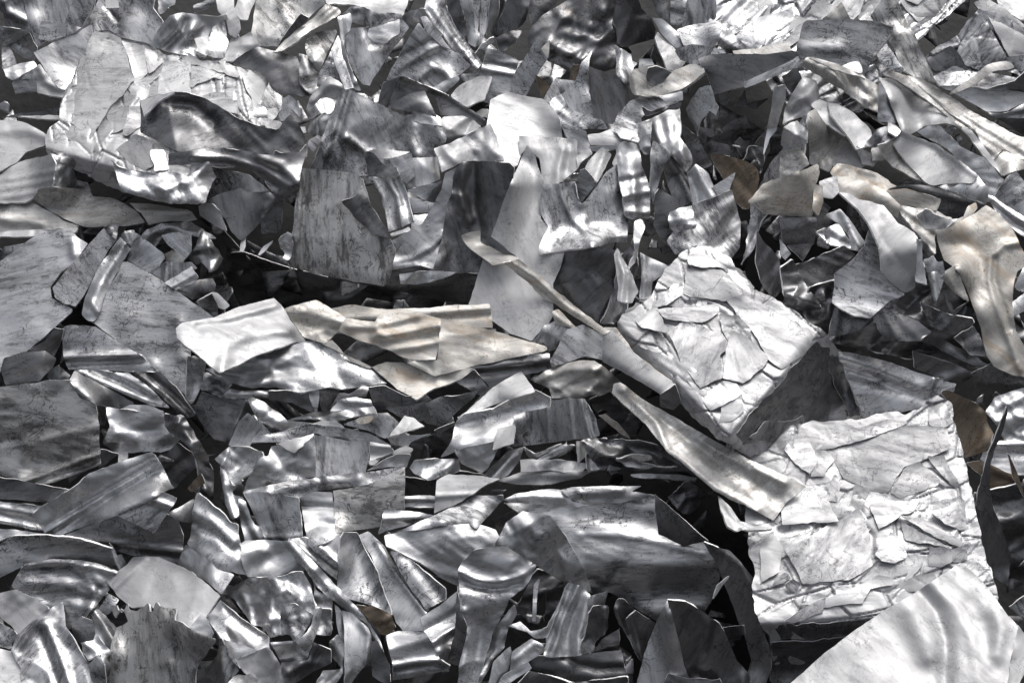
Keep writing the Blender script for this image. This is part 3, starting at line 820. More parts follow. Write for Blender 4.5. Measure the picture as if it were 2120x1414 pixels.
rows("""
00 L||700,240 870,285 930,420 985,590 900,700 790,800 720,930 650,1030 560,1060 470,1010 440,880 440,770 500,640 600,430|-.1,.6|p||drape=1 lift=.014 tilt=.03 c=.8 w=3 br=5 rl=.5 dr=5
00 L||890,300 1050,340 1075,450 1082,540 1020,595 985,580 940,440|0,.6|p||drape=1 lift=.012 tilt=.1 c=.8 w=2
00 L||1060,350 1150,400 1200,460 1090,540|0,.6|p||drape=1 lift=.006 tilt=.2 c=.8 w=2
00 L||1210,450 1392,460 1395,700 1150,715 1160,560|0,.6|p||drape=1 lift=.012 tilt=.08 c=.8 w=2
00 L||1400,490 1690,510 1620,590 1560,570 1400,640|0,.6|p||drape=1 lift=.012 tilt=.15 c=1 w=3
00 L||1470,710 1520,680 1640,690 1740,760 1790,880 1600,800|0,.6|p||drape=1 lift=.014 tilt=.15 c=1 w=3
00 L||860,780 950,770 940,900 860,960 770,1000|0,.6|p||drape=1 lift=.01 tilt=.2 c=1.6 w=3
00 L||960,790 1030,780 1040,930 930,1010 880,990|0,.6|p||drape=1 lift=.01 tilt=.2 c=1.6 w=3
00 L||350,1105 600,1170 830,1235 1040,1270 1200,1290 1000,1380 880,1390 700,1310 500,1195|0,-.3|d||drape=1 lift=.01 tilt=.02 c=2 w=4
00 L||840,1090 1000,980 1100,1040 1120,1200 1060,1250 940,1200|0,.5|p||drape=1 lift=.016 tilt=.2 c=1.6 w=3
00 L||1100,1100 1200,1090 1240,1240 1130,1260|.1,.4|s||drape=1 lift=.016 tilt=.3 c=2 w=3
01 L||350,560 430,510 520,530 560,600 600,700 640,780 520,850 420,880 440,720 380,620|.3,.1|w||drape=1 lift=.014 tilt=.3 c=3 w=4
01 L||560,600 650,720 660,820 560,860 480,800|.4,-.05|a||drape=1 lift=.01 tilt=.3 c=3 w=4
01 L||400,880 470,760 540,780 560,900 480,930|.3,-.05|a||drape=1 lift=.012 tilt=.3 c=2.4 w=3
01 L||-100,380 40,430 160,440 310,490 330,560 200,530 60,490 -60,470|0,.5|p||drape=1 lift=.014 tilt=.3 c=3 w=5
""")  # the dark row is a plate coloured for the shade under the bale

rows("""
01 S|dark brushed sheet with a bright left edge right of the upper left bale|290,470 380,390 470,345 640,380 760,420 790,520 820,600 870,690 790,710 700,690 640,700 560,610 510,540 400,510|.0,.05|d|k 640,700 470,345 .35 12|br=-35 c=1
01 X|mottled creased sheet above the dark brushed sheet|770,390 880,420 930,520 950,600 860,690 790,620|.1,.2|m|j 800,420 850,560 8 8|c=1.8
01 S|blunt grey facet with pale stains left of the upright strip|830,290 900,235 1050,220 1030,300 960,450 920,535 830,410 820,330|.1,.3|m|k 850,250 930,530 .3|c=1.5
01 S|grey sheet slanting down behind the narrow upright strip|900,640 920,540 1010,370 1100,560 1120,650 1000,600|.1,.1|a||c=1.6
01 T|shiny bent strip left of the leaf shaped plate|1010,370 1060,260 1090,330 1110,440 1185,645 1110,665 1050,500|.15,.35|s|b 1030,300 1150,650 .7|br=-65
01 H|dark blade standing on edge above the beige plank|610,355 700,210 790,98 848,135 760,230 680,310|.2,-.35|d||sm=0 br=55 c=.5
01 T|dark layered edges beside the beige plank|715,295 850,170 975,28 1010,50 860,190|.0,-.3|d||sm=0 br=55
01 T|long beige brown plank slanting up to the top edge|590,385 720,270 860,140 970,30 1070,62 1085,100 980,170 850,240 760,290 650,375|.0,.5|t|g 620,370 1000,50 7 6 3 12|br=48 w=2.5
01 T|narrow upright strip standing left of the leaf shaped plate|1058,130 1150,98 1160,165 1150,220 1112,260 1100,330 1132,450 1225,665 1185,655 1092,400 1075,220|.25,.25|s|j 1080,140 1090,300 1190,600 9 7|br=-75
01 S|large leaf shaped grey plate with a tapering lower tip|1110,275 1160,205 1280,198 1330,190 1522,132 1580,205 1500,300 1330,560 1290,632 1240,622 1190,560 1128,430|-.02,.2|a|k 1190,230 1290,640 .35 10;j 1270,220 1310,330 1400,310 -7 8|c=.8 br=75
01 P||1285,212 1400,180 1512,140 1505,250 1400,322 1320,312 1278,260|0,.35|a|b 1300,310 1510,200 .3|
02 S|dark grey sheet with a squared grid of creases left of the tag|0,590 80,420 180,240 235,172 300,250 480,370 617,482 540,545 420,610 340,650 200,600 100,570|-.05,.1|a|k 0,380 600,520 -.25 10;j 240,580 330,500 420,520 480,590 22 12;j 60,440 180,380 330,300 -5 6;j 100,500 230,420 400,330 5 7|c=1.1 br=40
02 P|plain overlapping strip|250,128 292,122 480,370 400,335 300,250|.1,.25|a||
02 C|bright curled lip under the dark creased sheet|335,645 430,590 525,560 535,580 430,685|.0,.4|s|b 340,640 530,560 .8|
02 S|dim sheet curving under the buckled strip|520,600 545,550 650,525 700,465 665,600 590,645|.15,.05|a|j 560,560 590,640 8 8|
02 R|ribbed grey tag standing upright in the middle of the top row|655,600 690,520 740,355 830,375 972,448 945,560 910,670 830,705 770,770 695,740|.05,.12|a|g 710,460 950,510 -7 7;g 700,500 940,545 5 7|br=10 c=.8
02 H|dark rusty shard tip behind the pointed dark blade|1125,360 1205,275 1185,430 1140,440|.1,.1|t||
02 H|pointed dark blade with a bright tip|915,690 920,600 960,500 1097,292 1130,350 1182,432 1080,590 1020,705|.12,-.08|a|k 1050,300 930,640 -.35 8;k 1100,420 980,690 .4 6|sm=0 br=55 c=.6
02 X|small white crumpled tag in front of the ribbed tag|468,700 540,620 680,565 772,563 720,725 590,785 510,755|.0,.52|w|j 520,700 640,620 720,580 -12 9;k 640,760 720,560 .4|c=1.8
02 H|rusty brown sliver at the foot of the dark blade|1085,540 1210,640 1150,730 1110,650|.1,.1|b||sm=0
02 S|small grey plate at the edge of the black gap|655,830 700,795 760,800 760,860 690,860|.0,.4|t||
02 S|brown tinged sheet behind the grey spike|1340,600 1350,515 1365,470 1432,478 1400,600|.0,.05|b||
02 S|dull brown grey plate leaning right of the grey spike|1472,480 1560,520 1720,570 1775,640 1768,760 1660,910 1560,895 1515,880 1490,700|.0,.05|d|b 1500,500 1560,900 .2|c=.5 br=70 w=1
02 S|left half of the grey spike, a cone shaped sheet|1145,735 1230,578 1390,597 1370,760 1300,720 1280,690 1200,760|.05,.3|a|b 1220,600 1200,740 .5|br=70
02 H|tall grey spike curving to a sharp tip|1280,690 1380,600 1430,450 1507,370 1472,540 1500,740 1522,875 1420,855 1340,800|.05,.28|a|b 1380,800 1480,420 .5|sm=0 br=75 c=.6
02 S|layered grey sheets lying at the foot of the spike|1192,750 1230,715 1280,692 1330,780 1460,852 1580,880 1620,945 1450,945 1350,935 1270,885|.0,.15|a|b 1280,700 1580,900 -.4|c=1.2
02 S|second layered plate under the foot of the spike|1262,880 1350,930 1460,965 1500,1105 1400,1155 1330,1020|.1,.2|a||c=1
02 S|white plate on the layered sheets right of the rounded white plate|1470,990 1560,975 1640,945 1770,1035 1768,1068 1490,1068|.0,.52|w|k 1480,1030 1768,1040 .6 4|
02 T|dark slit edge beneath the white plate|1480,1075 1690,1068 1690,1090 1560,1115 1490,1105|.0,-.1|s|b 1480,1075 1690,1075 1.2|
# ---- ring of sheets round the black hole
03 S|dull curved piece left of the looped strip|255,330 290,350 330,370 380,405 385,450 425,465 400,490 360,630 330,610 265,545 270,430|.1,.2|a|j 310,370 300,500 340,600 10 10|br=75
03 H|small upright plate in the shadow right of the dark creased sheet|440,435 530,430 560,500 430,510|.0,-.1|a||sm=0
03 S|dark wedge between the bright bent strip and the shadow|525,420 545,340 600,400 645,515|.2,-.15|d||sm=0
03 C|narrow curved leaf with a shiny fold behind the bright bent strip|530,130 600,140 700,220 772,330 700,355 600,250|.05,.2|s|b 540,130 740,350 .9|br=-40
03 C|bright bent strip pointing down to the looped strip|550,280 570,230 640,300 780,450 720,525 640,505 590,390|.05,.42|w|k 600,240 760,500 -.4 6;k 560,440 700,380 .3|br=-50
03 S|bright plate with a shaded left half near the top edge|710,220 790,190 1020,150 1040,190 1010,300 980,345 900,345 760,335|.02,.38|a|b 720,330 1040,180 .15|c=.7 br=10
03 S|round topped sheet half hidden behind the folded blade|700,370 800,330 980,345 965,405 880,465 820,475 740,440|.0,.2|a|b 700,370 970,360 .3|br=80
03 C|curled strip with an open mouth beside the folded blade|1080,395 960,400 985,350 1060,370|.0,.0|a|b 960,400 1070,390 1.0|
03 C|rust tinged sheet sweeping down from the folded blade|250,940 280,830 370,740 460,700 620,690 760,590 880,520 925,540 760,660 750,700 720,750 560,800 450,860 462,1010 430,1045 300,1010|-.05,.38|a|b 400,1000 800,560 .12;k 280,850 700,640 -.3 14|br=38 c=1.1
03 T|looped strip rolled open on its left end|360,560 400,510 500,487 560,478 680,530 800,470 850,465 905,480 915,530 760,655 600,705 450,695 400,692 375,640|.0,.3|t|b 380,680 880,500 .12;g 380,520 420,690 7 8|br=32 w=2
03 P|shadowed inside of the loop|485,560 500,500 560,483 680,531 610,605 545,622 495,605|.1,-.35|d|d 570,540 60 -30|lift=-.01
03 S|small bright bracket under the rust tinged sweep|580,705 750,670 755,735 640,750|.0,.42|s|k 600,740 750,690 .5|
03 C|hollow grey sheet with a curled tail right of the crumpled chute|780,800 880,650 960,620 1022,790 1000,855 950,812 890,890 862,1005 800,860|.1,.0|s|b 840,950 960,640 .6;k 960,620 1000,850 .7|c=1.2 w=2
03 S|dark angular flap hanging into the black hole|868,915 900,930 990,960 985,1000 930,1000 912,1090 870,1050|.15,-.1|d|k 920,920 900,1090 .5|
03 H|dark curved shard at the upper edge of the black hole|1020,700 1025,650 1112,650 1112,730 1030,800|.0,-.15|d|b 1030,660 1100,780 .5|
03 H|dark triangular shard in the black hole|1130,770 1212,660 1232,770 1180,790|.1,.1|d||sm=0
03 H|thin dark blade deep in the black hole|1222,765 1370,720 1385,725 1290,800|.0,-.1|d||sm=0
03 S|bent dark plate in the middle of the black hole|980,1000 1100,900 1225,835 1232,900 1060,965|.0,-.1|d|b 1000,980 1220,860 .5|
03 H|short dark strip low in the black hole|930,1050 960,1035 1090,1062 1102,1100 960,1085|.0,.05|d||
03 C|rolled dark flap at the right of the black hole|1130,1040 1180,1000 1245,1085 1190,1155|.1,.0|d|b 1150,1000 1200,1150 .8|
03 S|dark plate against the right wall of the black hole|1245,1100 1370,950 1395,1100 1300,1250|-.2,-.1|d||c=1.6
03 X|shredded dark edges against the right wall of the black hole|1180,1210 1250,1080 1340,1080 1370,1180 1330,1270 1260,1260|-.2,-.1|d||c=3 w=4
03 T|tall narrow strip standing at the right wall of the black hole|1380,900 1430,640 1505,618 1512,680 1440,950 1390,1010 1345,1135|-.3,.0|s|b 1470,630 1370,1100 .9|br=75
03 S|upper dark facet between the blade and the right block|1480,560 1590,500 1640,600 1560,700 1510,640|-.1,-.15|d||c=1.4
03 S|rust brown plate at the bottom of the black hole|955,1135 1100,1148 1250,1200 1315,1285 1290,1430 1240,1530 1150,1480 1030,1270|-.05,-.05|b|b 1000,1150 1250,1450 .25|br=-40 sm=2
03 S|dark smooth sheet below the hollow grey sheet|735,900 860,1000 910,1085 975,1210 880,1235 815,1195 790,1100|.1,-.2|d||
03 R|dark ribbed trough beneath the crumpled chute|610,1200 660,1120 790,1270 900,1420 720,1530 640,1340|.1,.0|d|j 650,1160 760,1330 830,1480 13 9;j 690,1150 830,1360 -10 8|br=-55
03 R|bright ribbed tongue pointing down beside the dark trough|785,1270 850,1198 942,1262 1005,1420 1010,1450 900,1490 840,1520 815,1380|.1,.28|s|j 850,1210 900,1330 970,1440 12 9;j 810,1300 850,1400 870,1500 -8 9|br=-60
03 S|grey triangular plate leaning on the rust brown plate|975,1365 1142,1262 1100,1395 1020,1440|.0,.22|a||sm=0
03 S|bright crumpled sheet falling in a chute with a torn mouth|438,920 520,870 640,810 740,755 735,880 730,1000 800,1100 825,1195 790,1270 700,1160 600,1095 500,1010 520,950|.02,.32|s|j 640,860 660,1000 760,1180 16 11;j 560,900 590,1040 12 10;j 720,900 700,1040 -10 9;j 740,1060 790,1250 10 8|c=1.9 w=2.5
03 P|torn dark mouth|452,778 560,815 640,790 745,752 722,795 640,815 475,860|.0,-.1|d||w=3
""")
# ---- right block
rows("""
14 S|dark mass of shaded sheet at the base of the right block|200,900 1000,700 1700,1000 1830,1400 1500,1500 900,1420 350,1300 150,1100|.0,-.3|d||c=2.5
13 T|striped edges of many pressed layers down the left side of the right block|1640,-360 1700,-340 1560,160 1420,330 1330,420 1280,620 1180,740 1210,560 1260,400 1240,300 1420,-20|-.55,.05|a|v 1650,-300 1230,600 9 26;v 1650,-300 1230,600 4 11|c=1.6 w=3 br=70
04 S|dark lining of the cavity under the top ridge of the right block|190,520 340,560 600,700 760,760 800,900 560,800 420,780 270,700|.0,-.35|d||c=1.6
04 X|white crushed plate at the upper left shoulder of the right block|20,800 60,700 150,565 250,595 275,700 220,790 180,850 60,880 0,915|-.1,.48|w|j 60,780 200,700 250,640 8 8;j 40,840 170,770 -7 7|c=2.2 br=60
04 X|white crushed lump in the middle of the left shoulder|0,930 50,905 110,880 195,950 185,1060 100,1095 0,1065|-.05,.5|w||c=3.4 w=3
04 X|stained rounded lump at the bottom of the left shoulder|-20,1110 60,1095 150,1095 195,1200 110,1265 -20,1300|.0,.45|t|d 70,1180 80 14|c=1.8
04 S|white flat plate at the head of the right block face|212,770 270,728 350,760 400,850 465,995 320,905|.05,.5|w|k 270,730 420,960 -.2|
04 S|speckled oblong plate running down the right block face|330,750 400,758 520,830 650,960 665,1062 540,1095 450,970 350,840|.02,.42|w|j 350,840 440,960 540,1100 8 6;k 400,760 640,1000 -.2|br=-50
04 S|brown flecked leaf plate down the left of the right block face|185,825 240,798 350,950 432,1105 340,1255 200,1195|-.03,.45|t|k 220,820 330,1230 .25|br=-60
04 S|bright smooth facet below the speckled plate|430,1020 520,1080 610,1195 565,1245 380,1235 355,1200|.0,.45|w|k 450,1030 600,1200 .3|c=1.4
04 S|upright bent plate in the middle of the right block face|600,1062 690,950 760,928 832,1000 740,1062 670,1085|.0,.4|a|k 690,950 740,1060 .4|c=1.2
04 H|squat tilted plate below the upright bent plate|545,1070 655,1125 700,1180 665,1222 580,1205|.1,.35|w||sm=0
04 H|round cornered white chip on the right block face|650,1090 740,1060 752,1170 660,1182|.0,.45|w||
04 S|small bent plate under the twisted peak|768,820 850,832 872,950 835,1000 770,968|.0,.3|a||
04 X|dark hollow with torn silver edges right of the speckled plate|500,760 620,850 700,910 760,930 690,960 640,930 540,850|.1,-.1|d||c=2.4 w=3
04 S|shadowed inside of the big tilted scoop|980,965 1130,898 1290,1055 1300,1090 1200,1090 1040,1005|.05,.05|s|d 1130,980 60 10|c=1.4
14 R|dark ribbed sheet behind the big tilted scoop|890,150 1100,160 1400,270 1490,310 1300,385 1120,345 1000,260|.0,-.15|d|g 950,170 1450,300 6 8|br=-15
04 S|dim rounded sheet right of the big tilted scoop|1195,1085 1290,1058 1480,1160 1600,1300 1655,1335 1640,1450 1500,1480 1450,1300 1300,1185|.05,.08|s|k 1280,1070 1560,1440 .4|c=1.2
14 S|triangular grey plate right of the scoop tail|1550,240 1620,120 1700,48 1775,140 1850,210 1850,420 1768,400|.05,.28|a|k 1600,130 1800,380 .3|br=-40
14 R|bright ridged sheet at the right edge below the triangular plate|1485,215 1550,240 1768,380 1850,430 1850,540 1768,530 1640,440 1560,350|.05,.48|s|j 1500,230 1640,340 1800,440 9 7;j 1540,300 1700,440 1820,500 -7 7|br=-30
14 T|shiny channel strip under the big scoop|1130,165 1260,130 1400,150 1500,210 1490,300 1330,240|.1,.28|s|j 1140,160 1320,220 1480,290 10 7|br=-20
04 R|wide beige beam running down to the right edge|895,552 1000,570 1180,680 1500,880 1768,1010 1850,1060 1850,1210 1768,1172 1620,1098 1540,1175 1400,955 1130,765 960,612|.04,.48|t|g 1000,640 1768,1110 6 7 3 16;j 960,600 1300,870 1390,945 10 5|br=-33 w=2 c=.8
04 S|square end plate on the wide beige beam|1528,1182 1625,1098 1768,1172 1850,1210 1850,1260 1768,1240 1610,1288|.0,.45|t||w=2
04 T|pale bent rim along the lower side of the beige beam|1310,940 1330,925 1390,950 1470,1060 1545,1175 1610,1288 1530,1200 1460,1130 1400,1050|.0,.35|w|b 1320,940 1600,1280 1.0|
04 S|stained plate along the top ridge of the right block|735,540 800,520 900,550 1020,660 1300,905 1390,945 1300,935 1130,790 930,640 800,570|.03,.4|t|k 760,540 1380,950 -.3|br=-40
04 X|crushed stained ridge along the top of the right block|138,470 190,425 250,470 430,500 520,530 600,570 740,645 700,830 600,780 480,690 400,640 330,600 230,540|.03,.35|t|j 180,450 320,520 470,640 640,740 14 9;j 460,540 560,650 690,760 -12 9;k 300,520 700,720 .5|c=2.2 w=3
04 T|long folded strip lying on the top ridge of the right block|195,422 260,432 400,470 595,552 610,580 560,560 430,530|.0,.3|t|b 200,430 600,570 1.2|br=-18
04 S|shaded underside leaf left of the twisted peak|715,610 780,720 835,835 830,905 700,885 708,700|.2,-.05|s|b 720,620 800,880 .6|
04 S|twisted peak plate with a bright folded crest on the right block|695,570 735,585 800,570 960,690 1130,800 1320,935 1200,905 1040,920 965,965 930,985 868,955 830,850 780,720 735,620|.0,.42|w|k 740,590 890,960 -.55 8;k 900,960 1200,820 .4 14;j 720,570 860,760 900,950 12 9|c=1 br=-40
04 C|left lobe of the big tilted scoop with brown flecks|700,1062 800,1030 850,1080 930,1180 1040,1335 930,1290 800,1220 735,1140|.05,.35|t|b 740,1080 1000,1320 -.35|br=-45
04 T|torn tail piece at the right tip of the scoop|1290,1345 1430,1285 1515,1385 1505,1420 1490,1500 1420,1460 1200,1390|.05,.25|s|b 1300,1350 1500,1420 .7;d 1450,1340 25 5|w=2.5
04 C|big tilted white scoop with a speckled hollow|800,1042 880,962 960,990 1130,1060 1290,1170 1432,1290 1390,1342 1290,1340 1090,1357 1040,1330 900,1180|.0,.42|w|b 860,1000 1400,1320 -.4;j 880,965 1130,1062 1430,1290 9 7;k 1060,1350 1290,1170 .3|c=.8 br=-35
14 S|grey sheet with rust dots in the middle of the right block|690,200 760,190 900,180 1160,255 1130,345 880,300|.0,.02|r||c=1
14 S|torn stained plate edge above the long rust streaked plate|340,60 400,-10 480,0 560,30 700,60 840,162 740,208 400,112|.0,.42|r|k 400,100 800,180 -.4;j 560,40 680,70 9 7|c=1.6 w=2.5
14 R|layered narrow strips with torn ends right of the chest shaped plate|830,330 860,300 1000,320 1120,350 1240,400 1200,470 1130,500 1120,660 1000,500 900,430|.05,.38|t|v 840,320 1160,520 6 24|c=1.8 w=3 br=-35
14 S|long rust streaked plate crossing the right block|300,110 410,85 500,95 740,185 860,300 850,400 760,360 480,218 420,208 310,150|.0,.42|r|k 420,150 860,330 .3;k 300,100 480,210 -.2|br=-22
14 H|small cornered plate at the left end of the rust streaked plate|270,130 400,88 412,210 370,252 295,245|.0,.45|w||
14 S|pale plate sliding under the beige leaf sheet|980,370 1050,330 1200,400 1300,400 1190,480 1050,470|.05,.35|w||c=1.8 w=3
# inside of the right block
14 C|bright rolled lining in the hollow of the right block|250,500 400,430 500,560 500,620 350,590|.05,.3|s|j 270,500 400,560 490,600 -10 9|c=1.6
14 S|curved leaf plate hanging in the hollow of the right block|318,372 420,328 480,390 610,570 560,640 500,625 490,540 400,430|.15,.22|s|b 340,370 580,620 .5;j 440,350 560,600 8 9|br=-50
14 X|small brown edged crumple in the hollow of the right block|300,480 350,470 352,570 320,580|.1,.3|s||c=3
14 S|dark plate with a lighter dent under the white box|-20,392 250,392 256,480 232,592 40,592 0,550|.0,-.1|d|d 120,430 60 10|br=10
14 H|dark triangular tongue below the dented dark plate|40,597 225,580 150,705|-.02,.0|d||sm=0
14 S|curled silver edge at the left of the hollow|-20,545 72,655 20,705 -20,670|.0,.3|s|b -10,560 60,690 .8|
14 S|dark creased sheet spreading under the hollow|55,745 200,700 450,598 535,660 450,745 390,800 380,985 240,1000 160,975 140,840|.02,.05|d|k 60,740 540,680 -.35;j 180,960 380,990 12 10;k 270,850 460,620 .3|c=1.3
13 S|dark upright sheet beside the striped edges of the right block|1290,720 1300,490 1340,560 1430,640 1470,700 1480,920 1420,1000 1320,860|.2,-.15|d|b 1300,600 1440,960 .4|br=75 c=1.5
13 X|dark crumple low beside the upper right edge of the small bale|1470,760 1560,700 1640,850 1720,960 1768,1060 1640,1080 1500,1000|.1,-.2|d||c=2.4
14 T|narrow bent upright strip right of the chest shaped plate|985,540 1030,570 1030,700 1062,890 975,855 978,700|.25,.15|s|k 1000,540 1020,880 .5|br=80 w=2
14 X|shiny pointed crumple beside the beige leaf sheet|1040,700 1108,658 1140,710 1180,700 1190,790 1060,790|.0,.3|s||c=2.4 w=2
14 S|hanging grey tongue beneath the shiny crumple|1060,790 1190,788 1165,900 1118,1035 1080,890|.1,.12|a|j 1100,800 1130,1000 8 8|
14 S|brown streaked bent plate left of the beige leaf stem|1165,830 1200,780 1262,740 1330,900 1365,1000 1250,935|.15,.12|t|j 1200,800 1260,930 1340,990 9 8|
14 T|thin dark wire like strip edge below the bent plate|1168,930 1200,940 1252,1080 1362,1000 1258,1105|.0,-.1|d||sm=0
14 S|dark curved apron low in the right block|1010,1010 1100,1050 1200,1090 1390,1130 1405,1165 1250,1255 1080,1185|.0,.0|d|k 1030,1020 1390,1160 .5|c=1.4
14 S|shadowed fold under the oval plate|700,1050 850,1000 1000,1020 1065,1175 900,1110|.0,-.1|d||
14 R|ribbed dark plate at the bottom left of the right block|335,1255 380,1040 520,1115 630,1120 670,1110 560,1215 400,1262|.05,.05|d|g 420,1050 380,1260 5 7;g 520,1110 470,1250 4 6|br=75
14 R|slanting dark plate with a pale facet at the bottom of the right block|655,1110 730,1050 1000,1150 1095,1225 1020,1295 960,1295 740,1285|.0,.08|d|g 760,1120 850,1290 5 8;d 950,1245 50 8|br=-25
14 C|long dark curved strip reaching right under the beige leaf sheet|1015,1290 1090,1220 1250,1330 1400,1400 1530,1480 1510,1500 1400,1470 1250,1400|.0,.08|d|b 1030,1260 1500,1490 .7|br=-30
14 X|dark folded bits behind the stem of the beige leaf sheet|1250,1270 1400,1180 1440,1250 1490,1400 1380,1390|.05,-.1|d||c=2.2
24 S|dark apron sheet beneath the right block|950,160 1300,275 1415,340 1210,385 970,290|.0,-.2|d|j 1180,380 1380,310 9 10|
24 S|dark torn sheet hanging beneath the beige leaf tip|1375,335 1390,350 1420,462 1500,430 1600,400 1668,445 1768,430 1850,300 1600,220|.05,-.2|d|k 1400,340 1640,440 .4|w=2
14 S|oval grey plate with a smooth face in the right block|383,795 500,705 600,600 632,478 690,570 712,680 732,800 780,865 895,955 780,1005 640,1122 520,1112 420,1062 358,1010 380,900|.03,.08|a|k 380,900 730,790 -.25 14;k 360,1000 800,990 -.25 10|c=.5 br=20
14 S|chest shaped bright plate bent over at its lower end|410,205 480,218 560,262 740,300 780,350 850,430 970,500 992,540 982,700 972,905 900,942 870,930 800,870 722,780 712,600 640,460 560,330|.02,.45|w|k 690,670 990,640 1.1 12;k 560,300 720,760 -.4 6;j 480,220 620,450 710,620 8 5|c=1.1 br=-50
13 R|stained white box shaped plate with a brown lower side|1235,270 1340,150 1500,90 1742,5 1752,70 1712,200 1702,385 1620,380 1350,372 1290,315|.0,.52|r|k 1240,285 1720,205 1.3 5;j 1350,170 1740,40 4 8|c=.7 br=18 w=2
14 S|stained bent flap wrapped on the end of the white box|222,330 235,148 300,152 302,280 262,378|.12,.4|r|b 260,150 260,370 .6|
# right edge
14 S|silver sheet at the right edge beside the stem of the beige leaf|1680,1010 1850,900 1850,1050 1690,1115|.0,.3|s|b 1700,1000 1840,960 .6|
14 C|rolled silver scrap at the right edge under the leaf shoulder|1700,905 1768,740 1850,720 1850,880 1720,930|.0,.25|s|b 1700,850 1850,800 .8|
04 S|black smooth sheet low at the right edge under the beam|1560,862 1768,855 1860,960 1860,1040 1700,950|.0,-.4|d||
04 C|dark trough shaped sheet right of the beam|1165,640 1400,620 1850,690 1780,745 1640,815 1500,822 1380,750|.0,-.05|s|b 1200,640 1800,720 -.5|br=-5 c=.7
04 S|pale ridge at the right edge under the dark trough|1495,822 1640,832 1768,760 1850,720 1850,870 1560,862|.0,.35|a|j 1520,840 1760,800 1840,740 8 8|
04 S|long pale sheet lying right of the mottled tall sheet|1100,560 1180,518 1450,520 1600,552 1850,600 1850,650 1500,655 1300,625 1150,632|.0,.42|a|b 1120,560 1800,600 .2|br=-5
04 S|dark wedge under the twisted thin strip|1500,655 1700,590 1768,525 1860,530 1860,670|.05,-.2|d||
04 T|twisted thin strip crossing the pale sheet at right|1225,682 1400,555 1500,475 1640,453 1688,500 1540,530 1440,600 1290,672|-.05,.3|t|b 1240,680 1660,480 .8|sm=2 br=35
""")
